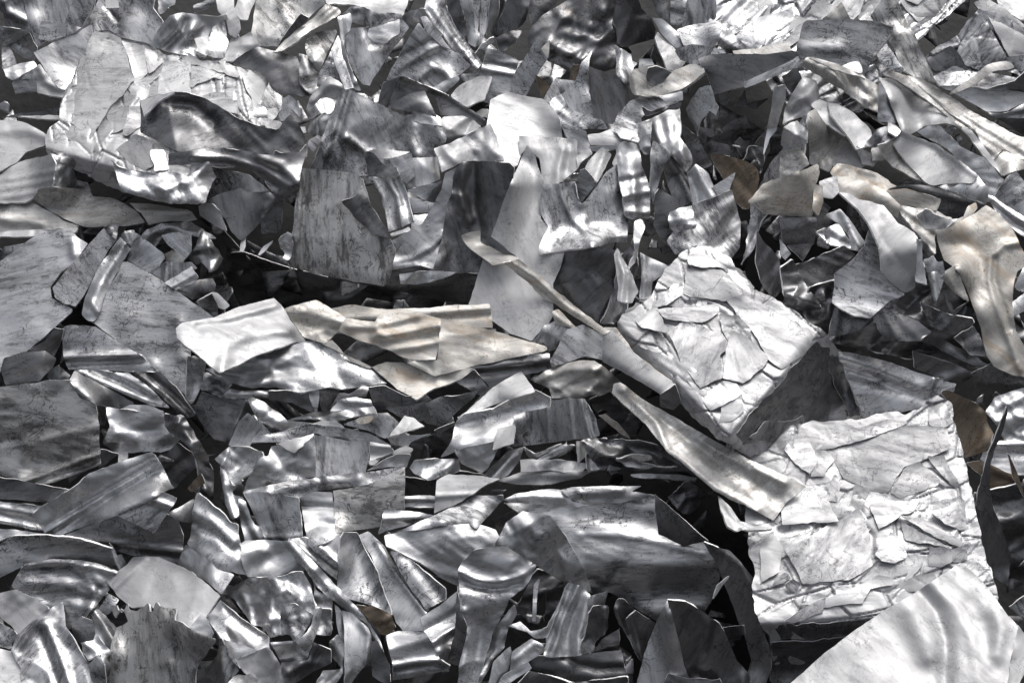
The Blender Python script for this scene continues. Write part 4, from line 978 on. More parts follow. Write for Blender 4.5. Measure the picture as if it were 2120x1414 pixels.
# ---- centre block
rows("""
# ---- folded dark blade
03 S|smooth pale plate lying behind the folded dark blade|1118,375 1240,360 1520,318 1560,375 1370,402 1130,398|.0,.42|t||c=.5
03 S|folded dark blade with a bright cut edge across the gap|858,432 960,402 1370,402 1560,370 1605,388 1625,470 1400,565 1200,640 982,692 940,570|.03,.0|d|b 950,600 1600,400 .08;k 1200,600 1600,440 -.3 8|c=.3 w=1 br=15 lift=.03
03 P|turned up lower lip of the fold|1203,600 1400,515 1520,460 1600,410 1628,478 1400,572 1208,648|.05,.1|a|b 1200,620 1620,440 .5|lift=.01 w=.8 c=.3
12 S|dark brushed sheet at the lower right corner of the centre block|1290,630 1550,600 1720,640 1745,700 1700,850 1560,1165 1400,1060 1220,885 1260,760|.05,-.1|d|k 1500,600 1600,1160 .3 10;d 1500,930 60 8|br=-40 c=.8
12 T|dark pressed edges down the right corner of the centre block|1715,690 1775,600 1850,480 1850,760 1768,1000 1700,1175 1560,1170 1640,1000|.45,-.2|d|v 1780,600 1640,1150 8 22|c=2 w=3 br=80
13 X|shiny loop of torn foil hanging at the corner of the centre block|400,420 450,410 470,450 455,500 430,560 420,700 370,780 330,1000 320,900 360,740 410,640|.3,.1|s||c=2.2 w=3
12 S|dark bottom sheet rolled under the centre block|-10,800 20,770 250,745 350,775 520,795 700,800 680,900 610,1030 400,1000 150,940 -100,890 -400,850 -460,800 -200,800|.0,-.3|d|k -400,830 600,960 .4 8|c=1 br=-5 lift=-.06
12 S|bright streaked piece in the slot under the curved arc|90,800 200,790 380,780 520,790 400,840 220,880 100,880|.0,.12|s|j 120,860 200,800 8 8|c=1.4
01 X|white crumpled sheet ends at the top left of the centre block|828,800 860,720 900,655 1000,572 1085,620 1105,662 1050,745 960,745 900,800 850,860|.1,.3|w|j 880,740 1000,620 1080,640 9 7|c=2.2 w=3
01 X|small silver bundle left of the tall blue grey panel|845,880 860,800 940,715 1060,740 1005,835 950,830|.1,.15|s||c=2.6 w=3
01 X|dark looped bits at the left face of the centre block|865,900 960,828 1005,850 935,1010 880,1010 840,960|.1,.05|s|j 900,870 910,1000 12 8|c=2
01 H|small white chip near the left face of the centre block|780,935 820,930 830,975 790,975|.0,.5|w||sm=0
01 C|small rolled end at the lower left face of the centre block|838,1060 850,1030 900,1000 945,1010 880,1115|.15,.2|a|b 850,1040 930,1060 .9|
02 S|dark underside at the left of the folded dark cover|-20,610 100,562 70,700 10,790 -60,760|.1,-.2|d||
02 X|bright frayed sheet ends under the folded dark cover|-100,800 40,815 170,835 300,810 400,850 410,930 250,900 80,860|.0,.38|s||c=2.2 w=3
02 S|folded dark cover with a beige rim on top of the centre block|10,780 70,600 110,558 200,590 420,685 600,790 745,890 742,918 690,922 540,860 400,845 350,700 280,670|.02,-.22|d|k 70,640 420,720 -.5 6;j 105,565 420,688 745,900 6 5;k 280,670 380,850 .5|c=.9 br=-30
02 S|dark leaf under the fold of the dark cover|8,787 150,690 282,668 365,855 300,835 100,805|.0,.0|d|b 20,780 320,720 .3|
02 X|white frayed sheet top left of the rounded white plate|395,870 420,850 560,850 690,925 620,990 470,1045 390,1070 405,960|.0,.48|w|j 400,920 500,960 9 8|c=2.2 w=2
01 S|tall blue grey panel with pressed lines at the left of the centre block|865,1215 900,1130 1000,850 1085,655 1150,652 1230,700 1480,822 1600,890 1768,920 1850,1000 1830,1160 1610,1180 1400,1190 1280,1290 960,1310 850,1260|.02,.15|a|g 1110,670 930,1250 6 6;g 1150,690 985,1250 -5 7;g 1190,700 1040,1250 4 8;j 1120,1010 1200,1060 1290,1130 11 9;d 1170,740 60 8;j 1620,930 1600,1040 1640,1130 7 10|c=1.1 br=62
02 S|rounded white plate on the middle of the centre block|758,730 850,690 900,672 1040,710 1140,728 1220,790 1270,880 1290,1020 1100,1080 1000,1100 960,1210 900,1240 800,1200 735,930|.02,.42|w|k 870,690 1290,930 -.35 5|c=.5 br=20 w=1
02 X|white crumpled sheet left of the rounded white plate|345,1090 460,1050 640,960 760,908 800,1000 862,1172 760,1195 640,1172 540,1195 470,1235 405,1265 372,1150|.0,.46|w|j 620,1000 690,1080 780,1170 -9 9;j 400,1090 520,1180 9 12;k 360,1160 640,1100 .3|c=1.5 br=-50
12 S|white square plate with a deep vertical dent below the rounded plate|970,-205 1290,-192 1392,-178 1400,40 1300,110 1250,150 1145,160 1120,-40 1030,-130 975,-60|.0,.4|w|j 1300,-100 1270,20 1255,150 18 11;j 1340,-150 1310,40 -8 10;d 1150,-40 60 7|c=.8 br=80
02 S|small bright sheet right of the dented square plate|1392,1150 1490,1085 1510,1125 1420,1190 1400,1240|.0,.4|w||c=1.6
# inside the centre block
12 S|dull silver panel in the recess of the centre block|-20,-30 200,-48 370,-48 395,110 300,160 150,180 -40,150|.0,.1|s|g 370,-40 390,110 -8 8;d 280,20 70 8|c=1.2 br=80
12 S|silver sheet at the bottom of the recess|150,190 370,140 415,125 400,235 360,290 265,262|.0,.22|s|k 260,260 410,130 .6 5;d 200,200 40 -9|c=1
12 T|pale speckled shelf across the recess|160,240 260,262 362,290 330,355 200,358|.0,.28|s|b 170,240 340,300 .5|c=.6 br=-5
12 S|bright pocket at the bottom of the recess|190,375 325,362 290,440 180,490|.0,.4|s|b 200,380 280,440 .5|
11 R|upright ribbed silver strip in the recess of the centre block|1280,95 1400,100 1500,75 1522,110 1560,200 1612,420 1430,505 1405,330 1350,180|.05,.15|s|j 1320,110 1390,240 1430,480 10 7;j 1420,110 1500,240 1530,470 6 6;j 1470,100 1560,280 1590,420 -6 6|br=80 c=.6
11 H|narrow bright slip at the foot of the ribbed strip|1440,510 1580,460 1590,490 1450,530|.0,.45|s||sm=0
01 S|grey standing sheet behind the curled lid|1435,1165 1602,1120 1625,1290 1560,1345 1500,1275|.05,.12|a||c=1
01 S|dark torn sheet under the curled lid|1252,1125 1300,1105 1365,1180 1445,1262 1480,1225 1500,1272 1480,1290 1280,1292 1260,1200|.15,.0|d|b 1270,1120 1420,1280 .4|w=2.5
01 P|bright curled lid|1252,1113 1330,1095 1400,1093 1592,1112 1560,1130 1440,1163 1350,1165 1300,1115|.0,.5|w|b 1260,1110 1590,1120 .4|lift=.006
12 C|curved silver arc across the middle of the centre block|30,570 160,492 260,432 340,300 400,185 428,60 520,28 500,215 450,300 415,520 350,772 250,742 40,775 70,640|.0,.1|s|b 60,700 430,300 -.25;j 40,722 200,685 330,605 420,510 13 7;j 40,755 200,735 350,765 8 6|c=1 br=35
12 S|large dark stamped sheet in the middle of the centre block|340,772 400,560 440,300 478,212 490,100 518,20 560,-22 640,-5 700,-25 900,-5 935,30 920,250 850,520 760,800 500,792|.05,.02|d|k 620,780 560,-20 -.35 8;j 560,0 540,200 600,420 12 9;j 640,0 640,300 690,480 -9 10;j 480,220 540,240 545,330 11 8;d 760,100 70 9;d 800,300 60 -8|c=.9 br=75 w=1.2
11 S|smeared grey plate with dark stains at the left end of the centre block|795,25 830,30 1000,45 1180,68 1242,110 1300,300 1420,480 1485,640 1440,830 1395,892 1200,862 850,792 712,742 735,380 760,200|-.03,.08|m|k 720,640 1460,720 .55 14;g 800,40 745,740 5 6;g 830,40 790,740 -5 6;g 1130,60 1080,560 -5 7|c=.6 br=85 w=1.2
11 P|rolled over corner flap|1088,275 1180,242 1236,150 1300,300 1420,475 1448,540 1300,505 1200,410|.1,-.05|d|b 1120,280 1430,530 .5|lift=.012
12 S|long white blade with a pointed top in the centre|1030,-137 1090,-60 1122,50 1150,120 1130,400 1180,455 1150,640 1300,640 1270,760 1220,880 1222,1000 1225,1100 1180,1180 1060,1292 900,1235 600,1032 700,720 770,520 862,250|.02,.36|w|b 800,1000 960,300 .1;k 700,1150 860,640 -.32 14;k 1060,1290 1220,1000 .5|c=.6 br=70 w=1
03 S|dark blue plate corner behind the stamped fender shape|0,1245 40,1232 130,1332 0,1500 -60,1430|.0,-.1|a||sm=0
03 S|white folded plate right of the dark blue corner|38,1232 60,1180 160,1082 232,1130 190,1230 130,1335|.02,.5|w|g 190,1100 110,1320 7 8|c=.8
03 S|white plate leaning at the top right of the centre block|240,1195 290,1060 445,1048 435,1120 330,1185 300,1300|.0,.48|w||c=1.2
03 R|dark plate standing at the right corner of the centre block|515,1150 540,1035 662,1112 600,1285 560,1414 540,1500 520,1400|.2,.1|a||c=1 br=60
12 S|stamped fender shape with a pressed curve in the centre|1130,240 1145,150 1255,142 1380,128 1400,230 1420,275 1432,290 1510,200 1620,50 1690,-5 1702,130 1740,350 1775,400 1768,575 1640,572 1560,600 1470,608 1108,662 1120,600 1180,455 1120,350 1115,260|.0,.28|a|j 1265,150 1300,280 1370,420 1480,520 1600,530 1775,530 13 7;k 1130,640 1260,150 .28;j 1390,150 1420,300 9 7;j 1440,420 1500,590 9 10|c=.8 br=80 w=1.2
13 X|bright crumpled fragment on the right corner of the centre block|255,-150 330,-170 420,-140 440,-60 480,60 515,150 518,370 510,402 382,412 342,380 320,250 290,100|.02,.3|s|j 400,90 400,380 8 8;j 320,240 500,200 9 8;j 340,350 510,350 10 7;j 300,130 480,90 -7 7|c=1.9 w=2
13 X|torn twisted knot beside the crumpled fragment|430,-220 440,-290 520,-320 528,-150 530,-80 470,-70 440,-100|.1,.3|s||c=3 w=3
# small pieces between centre block and small bale
13 S|dark smooth sheet behind the crumpled clear tag|545,450 550,220 580,178 720,262 735,330 700,480 640,560 720,650 600,560|.1,-.08|d|b 560,220 700,600 .2|
13 R|ribbed corner piece left of the small white bale|440,640 470,660 640,740 705,785 620,800 530,860 520,985 438,985 455,800|.1,.28|s|g 470,680 470,980 8 7 2 14|br=80
13 S|large cup shaped grey sheet above the small white bale|640,560 700,470 830,298 1112,188 1152,300 1182,420 1172,620 1105,712 980,630 860,590 700,660|.0,.3|a|k 870,600 840,300 .4 14;b 860,560 1170,420 -.12;k 1060,700 1180,560 .5 8;d 960,330 70 7|c=1 br=60
13 H|striped crumpled clear tag in front of the cup shaped sheet|640,410 662,350 720,322 830,295 832,390 862,440 838,470 700,512 660,460|.02,.26|s|g 650,420 850,390 4 7 2 14|c=1.6 w=3
""")
# ---- between the upper left bale and the centre block
rows("""
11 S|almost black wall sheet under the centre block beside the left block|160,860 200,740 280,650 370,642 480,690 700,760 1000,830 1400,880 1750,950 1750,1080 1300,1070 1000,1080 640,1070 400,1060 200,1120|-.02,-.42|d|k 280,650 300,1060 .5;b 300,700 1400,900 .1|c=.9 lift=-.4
11 S|dark plate behind the arrow shaped leaf|490,380 560,220 660,190 650,470 605,515 500,510|.1,-.25|d||
11 S|dark blue brushed flat plate under the ribbed curved strip|145,20 410,75 500,140 560,200 415,215 200,215 80,255 120,130|.0,-.1|a|k 410,60 420,220 .3|br=70 c=.6
01 C|small bent arch right of the upper left bale|640,800 660,720 700,693 762,740 792,822 782,872 720,800 690,895 608,885|.1,.25|a|b 690,880 720,700 .9|br=70
01 H|small white scrap on the rim of the dark wavy sheet|525,905 580,880 652,900 610,955 540,940|.0,.5|w||sm=2
01 S|dark wavy sheet with a swooping upper edge in front of the upper left bale|-394,740 -300,710 -214,690 -134,675 -44,680 86,720 206,790 354,880 440,912 540,935 620,945 660,890 712,845 760,890 800,960 838,1045 830,1150 600,1180 200,1180 -30,1150 -200,1060 -390,972 -380,850|.02,.05|d|j -200,740 0,780 150,900 -13 13;k 640,1100 700,880 .5 12;k -380,960 500,1000 -.25 14;d 420,1010 60 9;d -60,850 50 -8|c=1 br=-30
01 P|pale curled corner|-394,740 -300,708 -214,690 -134,678 -250,745 -362,858|-.25,.45|w|b -370,800 -140,680 .7|lift=.006
01 R|curved dark strip with pressed lines below the wavy sheet|-180,1128 -90,1113 70,1093 230,1088 400,1110 585,1142 600,1104 640,1120 780,1112 835,1050 815,1170 790,1260 770,1420 720,1490 620,1460 520,1320 380,1230 150,1212 -180,1207|.02,-.08|d|j 0,1150 250,1160 500,1240 700,1360 9 7;j 0,1185 250,1200 450,1260 620,1380 -8 7;j 480,1150 640,1220 760,1330 10 12;k 700,1420 640,1110 .3|br=-15 c=.9 w=1.2
00 X|silver boat shaped crumple below the upper left bale|818,1165 880,1222 1000,1262 1100,1280 1200,1275 1300,1262 1385,1300 1450,1230 1525,1178 1562,1260 1592,1300 1552,1335 1530,1420 1500,1482 1440,1494 1300,1492 1120,1474 1000,1432 888,1392 850,1290|.0,.32|s|j 860,1250 1000,1330 1200,1290 1380,1300 -14 12;j 1100,1340 1200,1400 1330,1330 12 9;j 1380,1320 1460,1260 1520,1200 11 9;k 890,1380 1440,1480 .5|c=2.2 w=2
11 S|arrow shaped dark leaf with a brushed central ridge|88,265 200,212 350,170 400,202 560,206 617,252 560,340 440,482 352,557 280,492 230,400 150,330|.0,.1|d|k 350,560 345,170 .5 8;k 350,170 350,560 -.15 8;j 540,220 590,260 540,330 6 10|br=75 c=.7
11 T|small bright curl at the left of the arrow shaped leaf|35,305 90,280 140,290 200,350 242,490 160,455 50,375|-.05,.35|w|k 60,300 220,470 .5 5|c=1.3
11 T|bright sliver under the tip of the arrow shaped leaf|335,645 350,560 388,520 385,600 365,645|.1,.35|s||sm=0
11 T|thin strip poking up in the gap left of the smeared plate|468,665 520,600 582,558 575,580 490,672|.0,.2|s||sm=0
11 X|torn dangling wire ends at the left edge of the smeared plate|630,560 690,490 725,520 715,640 690,700 640,710 690,660 635,620|.1,.1|s||c=2.5 w=4
# ---- left block
10 S|long stained sheet lying under the beige plate at left|-80,285 250,285 370,350 470,420 580,455 330,485 -80,505|.0,.45|t|k -80,400 580,440 .4 12;j 0,400 300,440 8 10|br=0 c=.8
10 S|pale top edge strip of the left block|-80,500 200,485 400,478 575,462 560,500 240,525 -80,535|.0,.55|w||c=1.2
10 S|beige plate with a blunt left end lying on the left block|238,250 300,170 460,175 660,190 682,232 800,240 900,282 985,330 1040,400 1055,425 920,452 650,462 560,442 480,402 380,352|.0,.48|t|k 400,440 1050,440 .5|c=.7 br=-12
10 S|narrow beige plate beside the blunt beige plate|945,282 1150,300 1370,330 1405,350 1445,402 1200,422 1085,444 1030,350 1000,332|.0,.45|t|j 1030,345 1390,340 6 5|c=.9 br=0
10 X|shiny pleated scrap at the right top of the left block|1040,530 1080,480 1180,440 1390,420 1500,480 1580,540 1500,560 1400,520 1200,515 1120,620|.05,.42|s|j 1080,520 1250,460 1450,500 12 9|c=2 w=2
10 S|curved grey plate below the pleated scrap|1180,522 1300,500 1400,505 1402,640 1352,705 1240,600|.1,.2|a|b 1200,540 1390,640 .3|
10 S|small stained plate in the shadow of the curved grey plate|1200,660 1260,625 1350,690 1340,720 1215,718|.0,.35|t||
10 R|small upright ribbed plate in the left block|1110,800 1210,718 1400,718 1445,760 1300,860 1210,862|.0,.15|a|g 1220,720 1215,860 6 6;g 1260,720 1255,860 -5 6|br=85
10 R|small bright ribbed plate sloping below the upright one|1208,870 1300,810 1402,748 1452,830 1390,890 1280,922|.02,.35|s|g 1240,910 1440,800 8 8|br=30
10 X|tangle of folded silver sheet at the right end of the left block|1400,690 1430,560 1480,488 1560,560 1655,690 1640,720 1580,780 1520,810 1480,720 1440,740|.2,.15|s|j 1470,500 1450,640 1490,790 14 9;j 1520,600 1600,690 1560,770 12 9|c=2.8 w=4
10 S|dull sheet with a torn upper edge under the folded tangle|1280,930 1460,840 1560,835 1580,880 1560,950 1480,1002 1420,1002|.1,.05|d|j 1300,930 1450,1000 9 9|c=1.7
10 S|dark creased plate beside the splayed bright leaves|1420,1010 1560,940 1600,1100 1550,1120|.1,-.1|d||c=1.5
10 H|splayed small bright leaf at the end of the left block|1555,940 1590,945 1682,1035 1645,1062 1600,1050|.0,.4|w|b 1570,950 1660,1050 .6|
10 S|square plate with a rounded corner high on the left block|955,500 1000,508 1110,590 1200,655 1205,690 1105,802 930,702 960,600|.0,.4|a|k 940,720 1010,510 -.3 6|c=.7 br=-30
10 S|big pale flat sheet filling the left edge of the left block|-80,770 240,532 300,500 520,488 565,540 640,582 540,720 440,800 372,900 382,980 530,1060 525,1082 150,1414 -80,1570|-.03,.4|a|b 200,1200 450,500 .06;j 530,570 540,660 7 9|c=.5 br=-12 w=1
10 H|brown edged little flap between the strips of the left block|860,760 905,720 935,740 900,820 850,830|.05,.3|t||sm=2
10 T|pale strip with a rounded lower end on the left block|378,905 470,790 560,690 760,465 852,545 800,620 700,800 620,950 552,1045 470,1022 400,980|-.02,.38|a|k 540,1030 840,560 .5 8|c=.6 br=48 w=1
10 X|folded pleat at the top of the pale rounded strip|755,462 800,440 868,440 850,545 795,520|.0,.3|a|j 780,450 830,530 9 6|c=1.6
10 X|folded pleat at the top of the tube shaped strip|885,515 920,488 985,480 990,540 960,605 900,565|.1,.25|s|j 910,500 950,580 9 6|c=1.8
10 S|big diagonal pale sheet running from the left block to the white curl|850,820 930,708 1110,800 1330,955 1560,1120 1520,1220 1400,1350 1362,1692 1280,1640 1160,1522 1000,1402 740,1205 640,1130 720,1080 740,980|-.02,.38|a|b 900,1350 1300,930 .06;d 1120,1470 14 6;j 1300,1150 1320,1400 5 14|c=.7 br=8 w=1
10 T|tube shaped strip lying between the two pale sheets of the left block|600,1100 620,980 700,790 880,530 962,622 830,832 762,960 722,1120 682,1152 640,1142|.05,.38|s|k 680,1140 920,580 .8 12;j 640,1080 720,900 900,600 9 10;j 660,1000 720,1080 8 9|br=55 c=1
20 R|flat plate with a pressed ridge under the big diagonal sheet|455,60 468,-15 520,-30 700,-15 900,120 1010,180 1150,310 1162,322 800,310 500,302 462,220|.0,.26|a|g 460,212 1050,196 14 8;g 460,250 1080,230 -7 7;j 530,-10 490,120 6 9|br=0 c=.7 w=1
20 H|dark wedge between the pale sheet and the flat plate|180,175 330,90 400,-5 465,5 450,80 400,200 300,172|.0,-.05|d||sm=0
20 S|dark bent plate with a rounded right corner at the left edge|5,305 30,215 170,175 332,162 412,222 385,290 288,385 40,412|.05,.1|d|k 290,390 330,160 .6 5|br=-20
20 X|dark little crumple beside the bent dark plate|340,355 360,300 430,262 520,345 500,375 380,385|.05,.1|d||c=2.4
20 C|inner dark ribbed strip fanning down under the diagonal sheet|955,315 1170,318 1290,430 1425,625 1362,665 1200,530 1050,400|.12,.1|d|j 980,320 1200,480 1380,640 9 7;j 1060,320 1280,500 1400,620 -8 7|br=-45
20 C|long glossy ribbed strip fanning down under the diagonal sheet|545,310 700,305 950,328 1100,440 1245,582 1100,562 900,480 700,392|.05,.28|s|j 580,320 800,410 1180,570 12 8;j 680,310 900,400 1200,560 -10 9;j 780,310 1000,410 1220,570 9 9|br=-30
20 X|folded right end of the diagonal sheet hanging as a bright pocket|1368,200 1420,195 1512,250 1492,400 1440,492 1402,552 1365,490|.25,.2|s|k 1400,540 1440,210 .6 8;j 1380,260 1420,380 1400,500 -8 9|c=1.3
20 S|dull scratched sheet covering the left edge of the photo's middle|-80,440 200,402 350,380 520,376 600,480 700,552 722,700 733,985 400,1132 230,1132 0,1072 -80,1062|.0,.06|m|j 180,960 200,700 290,480 7 9;j 0,830 160,790 280,480 -6 9;g 180,1125 730,925 12 7;g 230,1135 735,955 -9 7;g 290,1140 735,985 10 8;j 300,820 500,770 700,740 5 9|c=1.1 br=8
20 S|dull scratched flap running right of the big dull sheet|505,375 545,308 700,390 900,502 975,542 960,570 850,585 700,552 580,500|.0,.15|d||br=-25
20 S|dark plate in the shadow of the glossy dented sheet|718,560 775,570 772,700 730,765|.1,-.05|d||
20 S|thin bright sheet over the glossy dented sheet|865,595 960,555 1090,560 1200,602 1182,645 980,612|.02,.35|s||c=1.3
20 S|glossy dented sheet with a bright bulge left of the bottom block|770,572 900,592 1200,622 1322,802 1250,882 1182,908 1030,902 850,917 760,852 748,830 800,720|.0,.24|s|d 1050,660 55 24;d 1070,740 45 -16;d 900,680 50 -8;j 770,840 850,760 980,800 10 14;j 1100,860 1220,780 10 18;k 900,800 1060,900 .3|c=1.5
20 S|dark facet under the glossy dented sheet|735,880 872,920 760,1002 722,1020|.1,-.05|d||
20 H|small white tab standing under the glossy dented sheet|862,902 935,896 942,980 860,982|.0,.55|w||sm=0
20 R|dark shadowed plate with a groove right of the long ribbed panel|1100,895 1310,832 1472,970 1282,1165 1200,1070|.08,-.05|d|g 1200,1080 1420,900 -7 8|br=45
20 X|dark crushed edges at the right end of the left side scrap|1200,622 1350,640 1400,722 1522,902 1562,1060 1562,1255 1450,1205 1480,1100 1400,902 1205,715|.25,-.1|d|j 1210,630 1300,690 1350,640 10 6;j 1250,700 1380,720 8 6|c=2.3 w=3
20 H|small brown plate with rounded corners in the dark crushed edges|1368,1172 1400,1130 1470,1060 1502,1130 1402,1198|.0,.12|b||
20 S|dull scratched sheet at the left edge under the big dull sheet|-80,1072 250,1132 462,1172 330,1272 -80,1245|.0,.08|d||br=-10
20 R|dark ribbed sheet at the left edge below the scratched one|-80,1255 330,1300 300,1370 330,1470 280,1480 -80,1415|.0,.12|a|g -80,1300 300,1370 8 9;g -80,1390 300,1470 10 8|br=-10
20 X|small shiny mangled hole edge at the upper end of the ribbed panel|340,1270 380,1200 470,1170 530,1180 460,1240 400,1260|.1,.2|s||c=3
30 S|broad dark panel with rust stains behind the ribbed panel|420,345 850,190 1290,180 1345,330 1325,560 1100,520 900,460 650,400|.0,-.1|d|g 500,350 1330,450 6 8;g 500,385 1320,500 -6 8|br=-8
30 S|dark bent plate at the foot of the bottom block|1235,165 1420,65 1405,245 1290,225|.05,.0|d|b 1240,170 1420,100 .3|
30 S|grey plate with a ridge under the right end of the ribbed panel|840,178 1120,50 1200,20 1292,62 1240,152 1122,312|.02,.12|a|g 1080,60 1270,130 9 8|br=-30 c=.6
20 R|long ribbed panel lying diagonally at lower left|228,1358 300,1300 450,1220 520,1180 640,1065 780,1012 1115,893 1200,1035 1282,1168 900,1352 430,1522 340,1514|.0,.22|s|j 320,1500 740,1240 1180,985 16 7;j 370,1520 780,1262 1195,1008 -14 7;j 300,1470 720,1215 1160,962 -8 6;d 780,1100 40 12;j 930,1010 1140,920 8 18;k 1280,1170 430,1520 -.3 6;d 520,1150 40 9|c=1 br=30 w=1.8
30 S|pale strip at the left edge above the curved dark sheet|-80,268 150,300 332,322 100,335 -80,400|.0,.3|a||br=-8
30 C|curved dark sheet with a pale upper band at the left edge|-80,440 100,332 350,328 600,362 822,432 872,585 600,520 300,520 120,580 -80,680|.0,-.12|a|k 840,470 130,360 -.9 8;b 100,600 700,500 .2|br=-8 c=.7
30 T|bent bracket strip between the dome and the rolled sheet|795,382 830,420 855,482 892,470 925,535 885,590 840,500|.1,.12|s|k 850,560 840,400 .8|
30 C|domed grey sheet with a creased right side at lower left|118,645 180,540 380,503 600,512 750,545 872,595 802,650 802,730 702,852 612,932 500,1024 400,985 200,800 85,702|.0,.18|a|b 150,700 800,600 .16;k 120,600 850,600 -.25;j 160,560 400,530 700,560 850,610 9 7;j 620,570 700,690 680,820 640,920 16 14;j 640,600 720,720 -11 9|c=1.1 br=-5
30 S|silver facet between the domed sheet and the torn front sheet|590,925 670,950 800,760 870,800 800,900 700,1000 600,1020|.1,.1|a||c=1.5
30 S|white folded sheet at the lower left edge|-80,765 120,722 260,800 352,862 240,962 130,1052 78,985 0,932 -80,905|-.05,.45|w|d 160,960 60 -16;k 80,990 200,780 -.4 10|c=1.2
30 S|blue white sheet with a torn edge below the white folded one|-80,930 80,1002 125,1062 80,1165 -80,1140|-.1,.3|a|b -60,1040 120,1060 .3|w=3
30 S|pale smooth sheet in the bottom left corner|-80,1140 80,1178 160,1302 175,1500 -80,1500|-.05,.48|w|k 0,1140 160,1330 -.3|
30 S|bright bent plate beneath the rolled sheet's right end|1300,545 1360,400 1600,530 1720,620 1620,760 1500,660|.0,.5|s|k 1560,520 1560,760 .7 5|br=70
30 C|rolled pale sheet with a banded sheen at lower left|778,672 850,600 930,542 970,490 1060,484 1160,490 1280,540 1400,600 1520,690 1612,772 1500,932 1400,1010 1290,970 1100,850 960,855 862,775|.02,.42|w|b 1330,950 1450,620 .14;k 790,690 980,480 -.5 12;j 830,720 1060,500 8 8;j 1150,720 1250,600 1330,620 -10 26|c=.8 br=40 w=1
30 S|dark facet between the ribbed stub and the fluted strip|520,1005 590,922 670,955 705,1080 600,1135 560,1105|.05,.0|a||
30 T|fluted strip standing behind the torn front sheet|675,905 712,868 780,920 860,1020 825,1170 700,1065|.05,.42|s|g 700,900 830,1100 13 10;g 740,890 860,1060 -8 8|br=-60
30 X|silver crumple left of the torn front sheet|585,1112 690,1098 705,1050 760,1130 830,1200 810,1480 755,1480 740,1205 640,1245|.05,.15|s|j 600,1130 700,1180 780,1300 11 10|c=2 w=3
30 S|small pale bent sheet at the bottom edge left of the torn front sheet|640,1275 720,1198 765,1275 775,1480 680,1480|.1,.35|a|b 660,1300 760,1400 .4|
30 S|pale sheet with a bright rounded ridge at the lower left corner|78,1182 120,1060 240,950 460,812 482,990 520,1045 640,1282 700,1480 160,1490 150,1302|-.03,.36|a|j 330,985 420,1180 520,1480 22 13;j 300,1040 360,1200 460,1480 -9 12;k 130,1050 470,850 -.2|br=-60 c=.9
31 S|silver sheet sloping right under the crumpled dome|95,935 200,800 330,930 420,980 550,1070 562,1155 480,1175 200,1085|.0,.4|s|j 230,860 350,980 500,1080 -9 12|c=1.2 br=-35
31 S|grey plate standing between the torn front sheet and the pale sheets|200,1085 245,1165 332,1322 240,1480 150,1400 70,1340 180,1210|.05,.2|a|k 210,1100 240,1420 .5|w=2
31 S|pale folded sheet at the bottom edge below the crumpled dome|305,1240 420,1190 550,1150 640,1270 700,1480 540,1480 400,1352|.0,.36|w|j 550,1160 620,1290 660,1450 10 14;k 320,1240 560,1160 .3|
31 S|narrow silver sheet above the pale folded sheet|218,1088 480,1172 420,1200 310,1242 345,1310 260,1210|.02,.42|s||
31 S|pale sheet in the foreground at the bottom edge with a knob of torn metal|210,1480 300,1370 400,1352 430,1345 472,1382 450,1480|.0,.55|w|d 440,1370 16 10|c=1.4 w=3
30 C|curled silver ribbon at the right shoulder of the torn front sheet|1385,1010 1470,908 1510,930 1565,1045 1540,1100 1420,1045|.1,.3|s|b 1410,1020 1520,960 1.0|c=1
30 S|torn front sheet with a jagged top edge and grey stains at lower left|790,1490 805,1300 818,1150 860,1002 938,962 905,885 880,868 845,940 800,842 862,833 868,880 892,900 925,832 942,830 950,868 1000,882 1085,828 1098,890 1122,892 1145,820 1165,853 1250,872 1292,864 1280,950 1400,1022 1578,1102 1432,1300 1432,1490|.0,.36|m|k 1420,1040 1440,1480 .5;j 1190,900 1200,1260 8 12;b 1000,1400 1100,900 .1;j 1320,980 1290,1220 -6 10|c=.8 br=85 w=2
""")
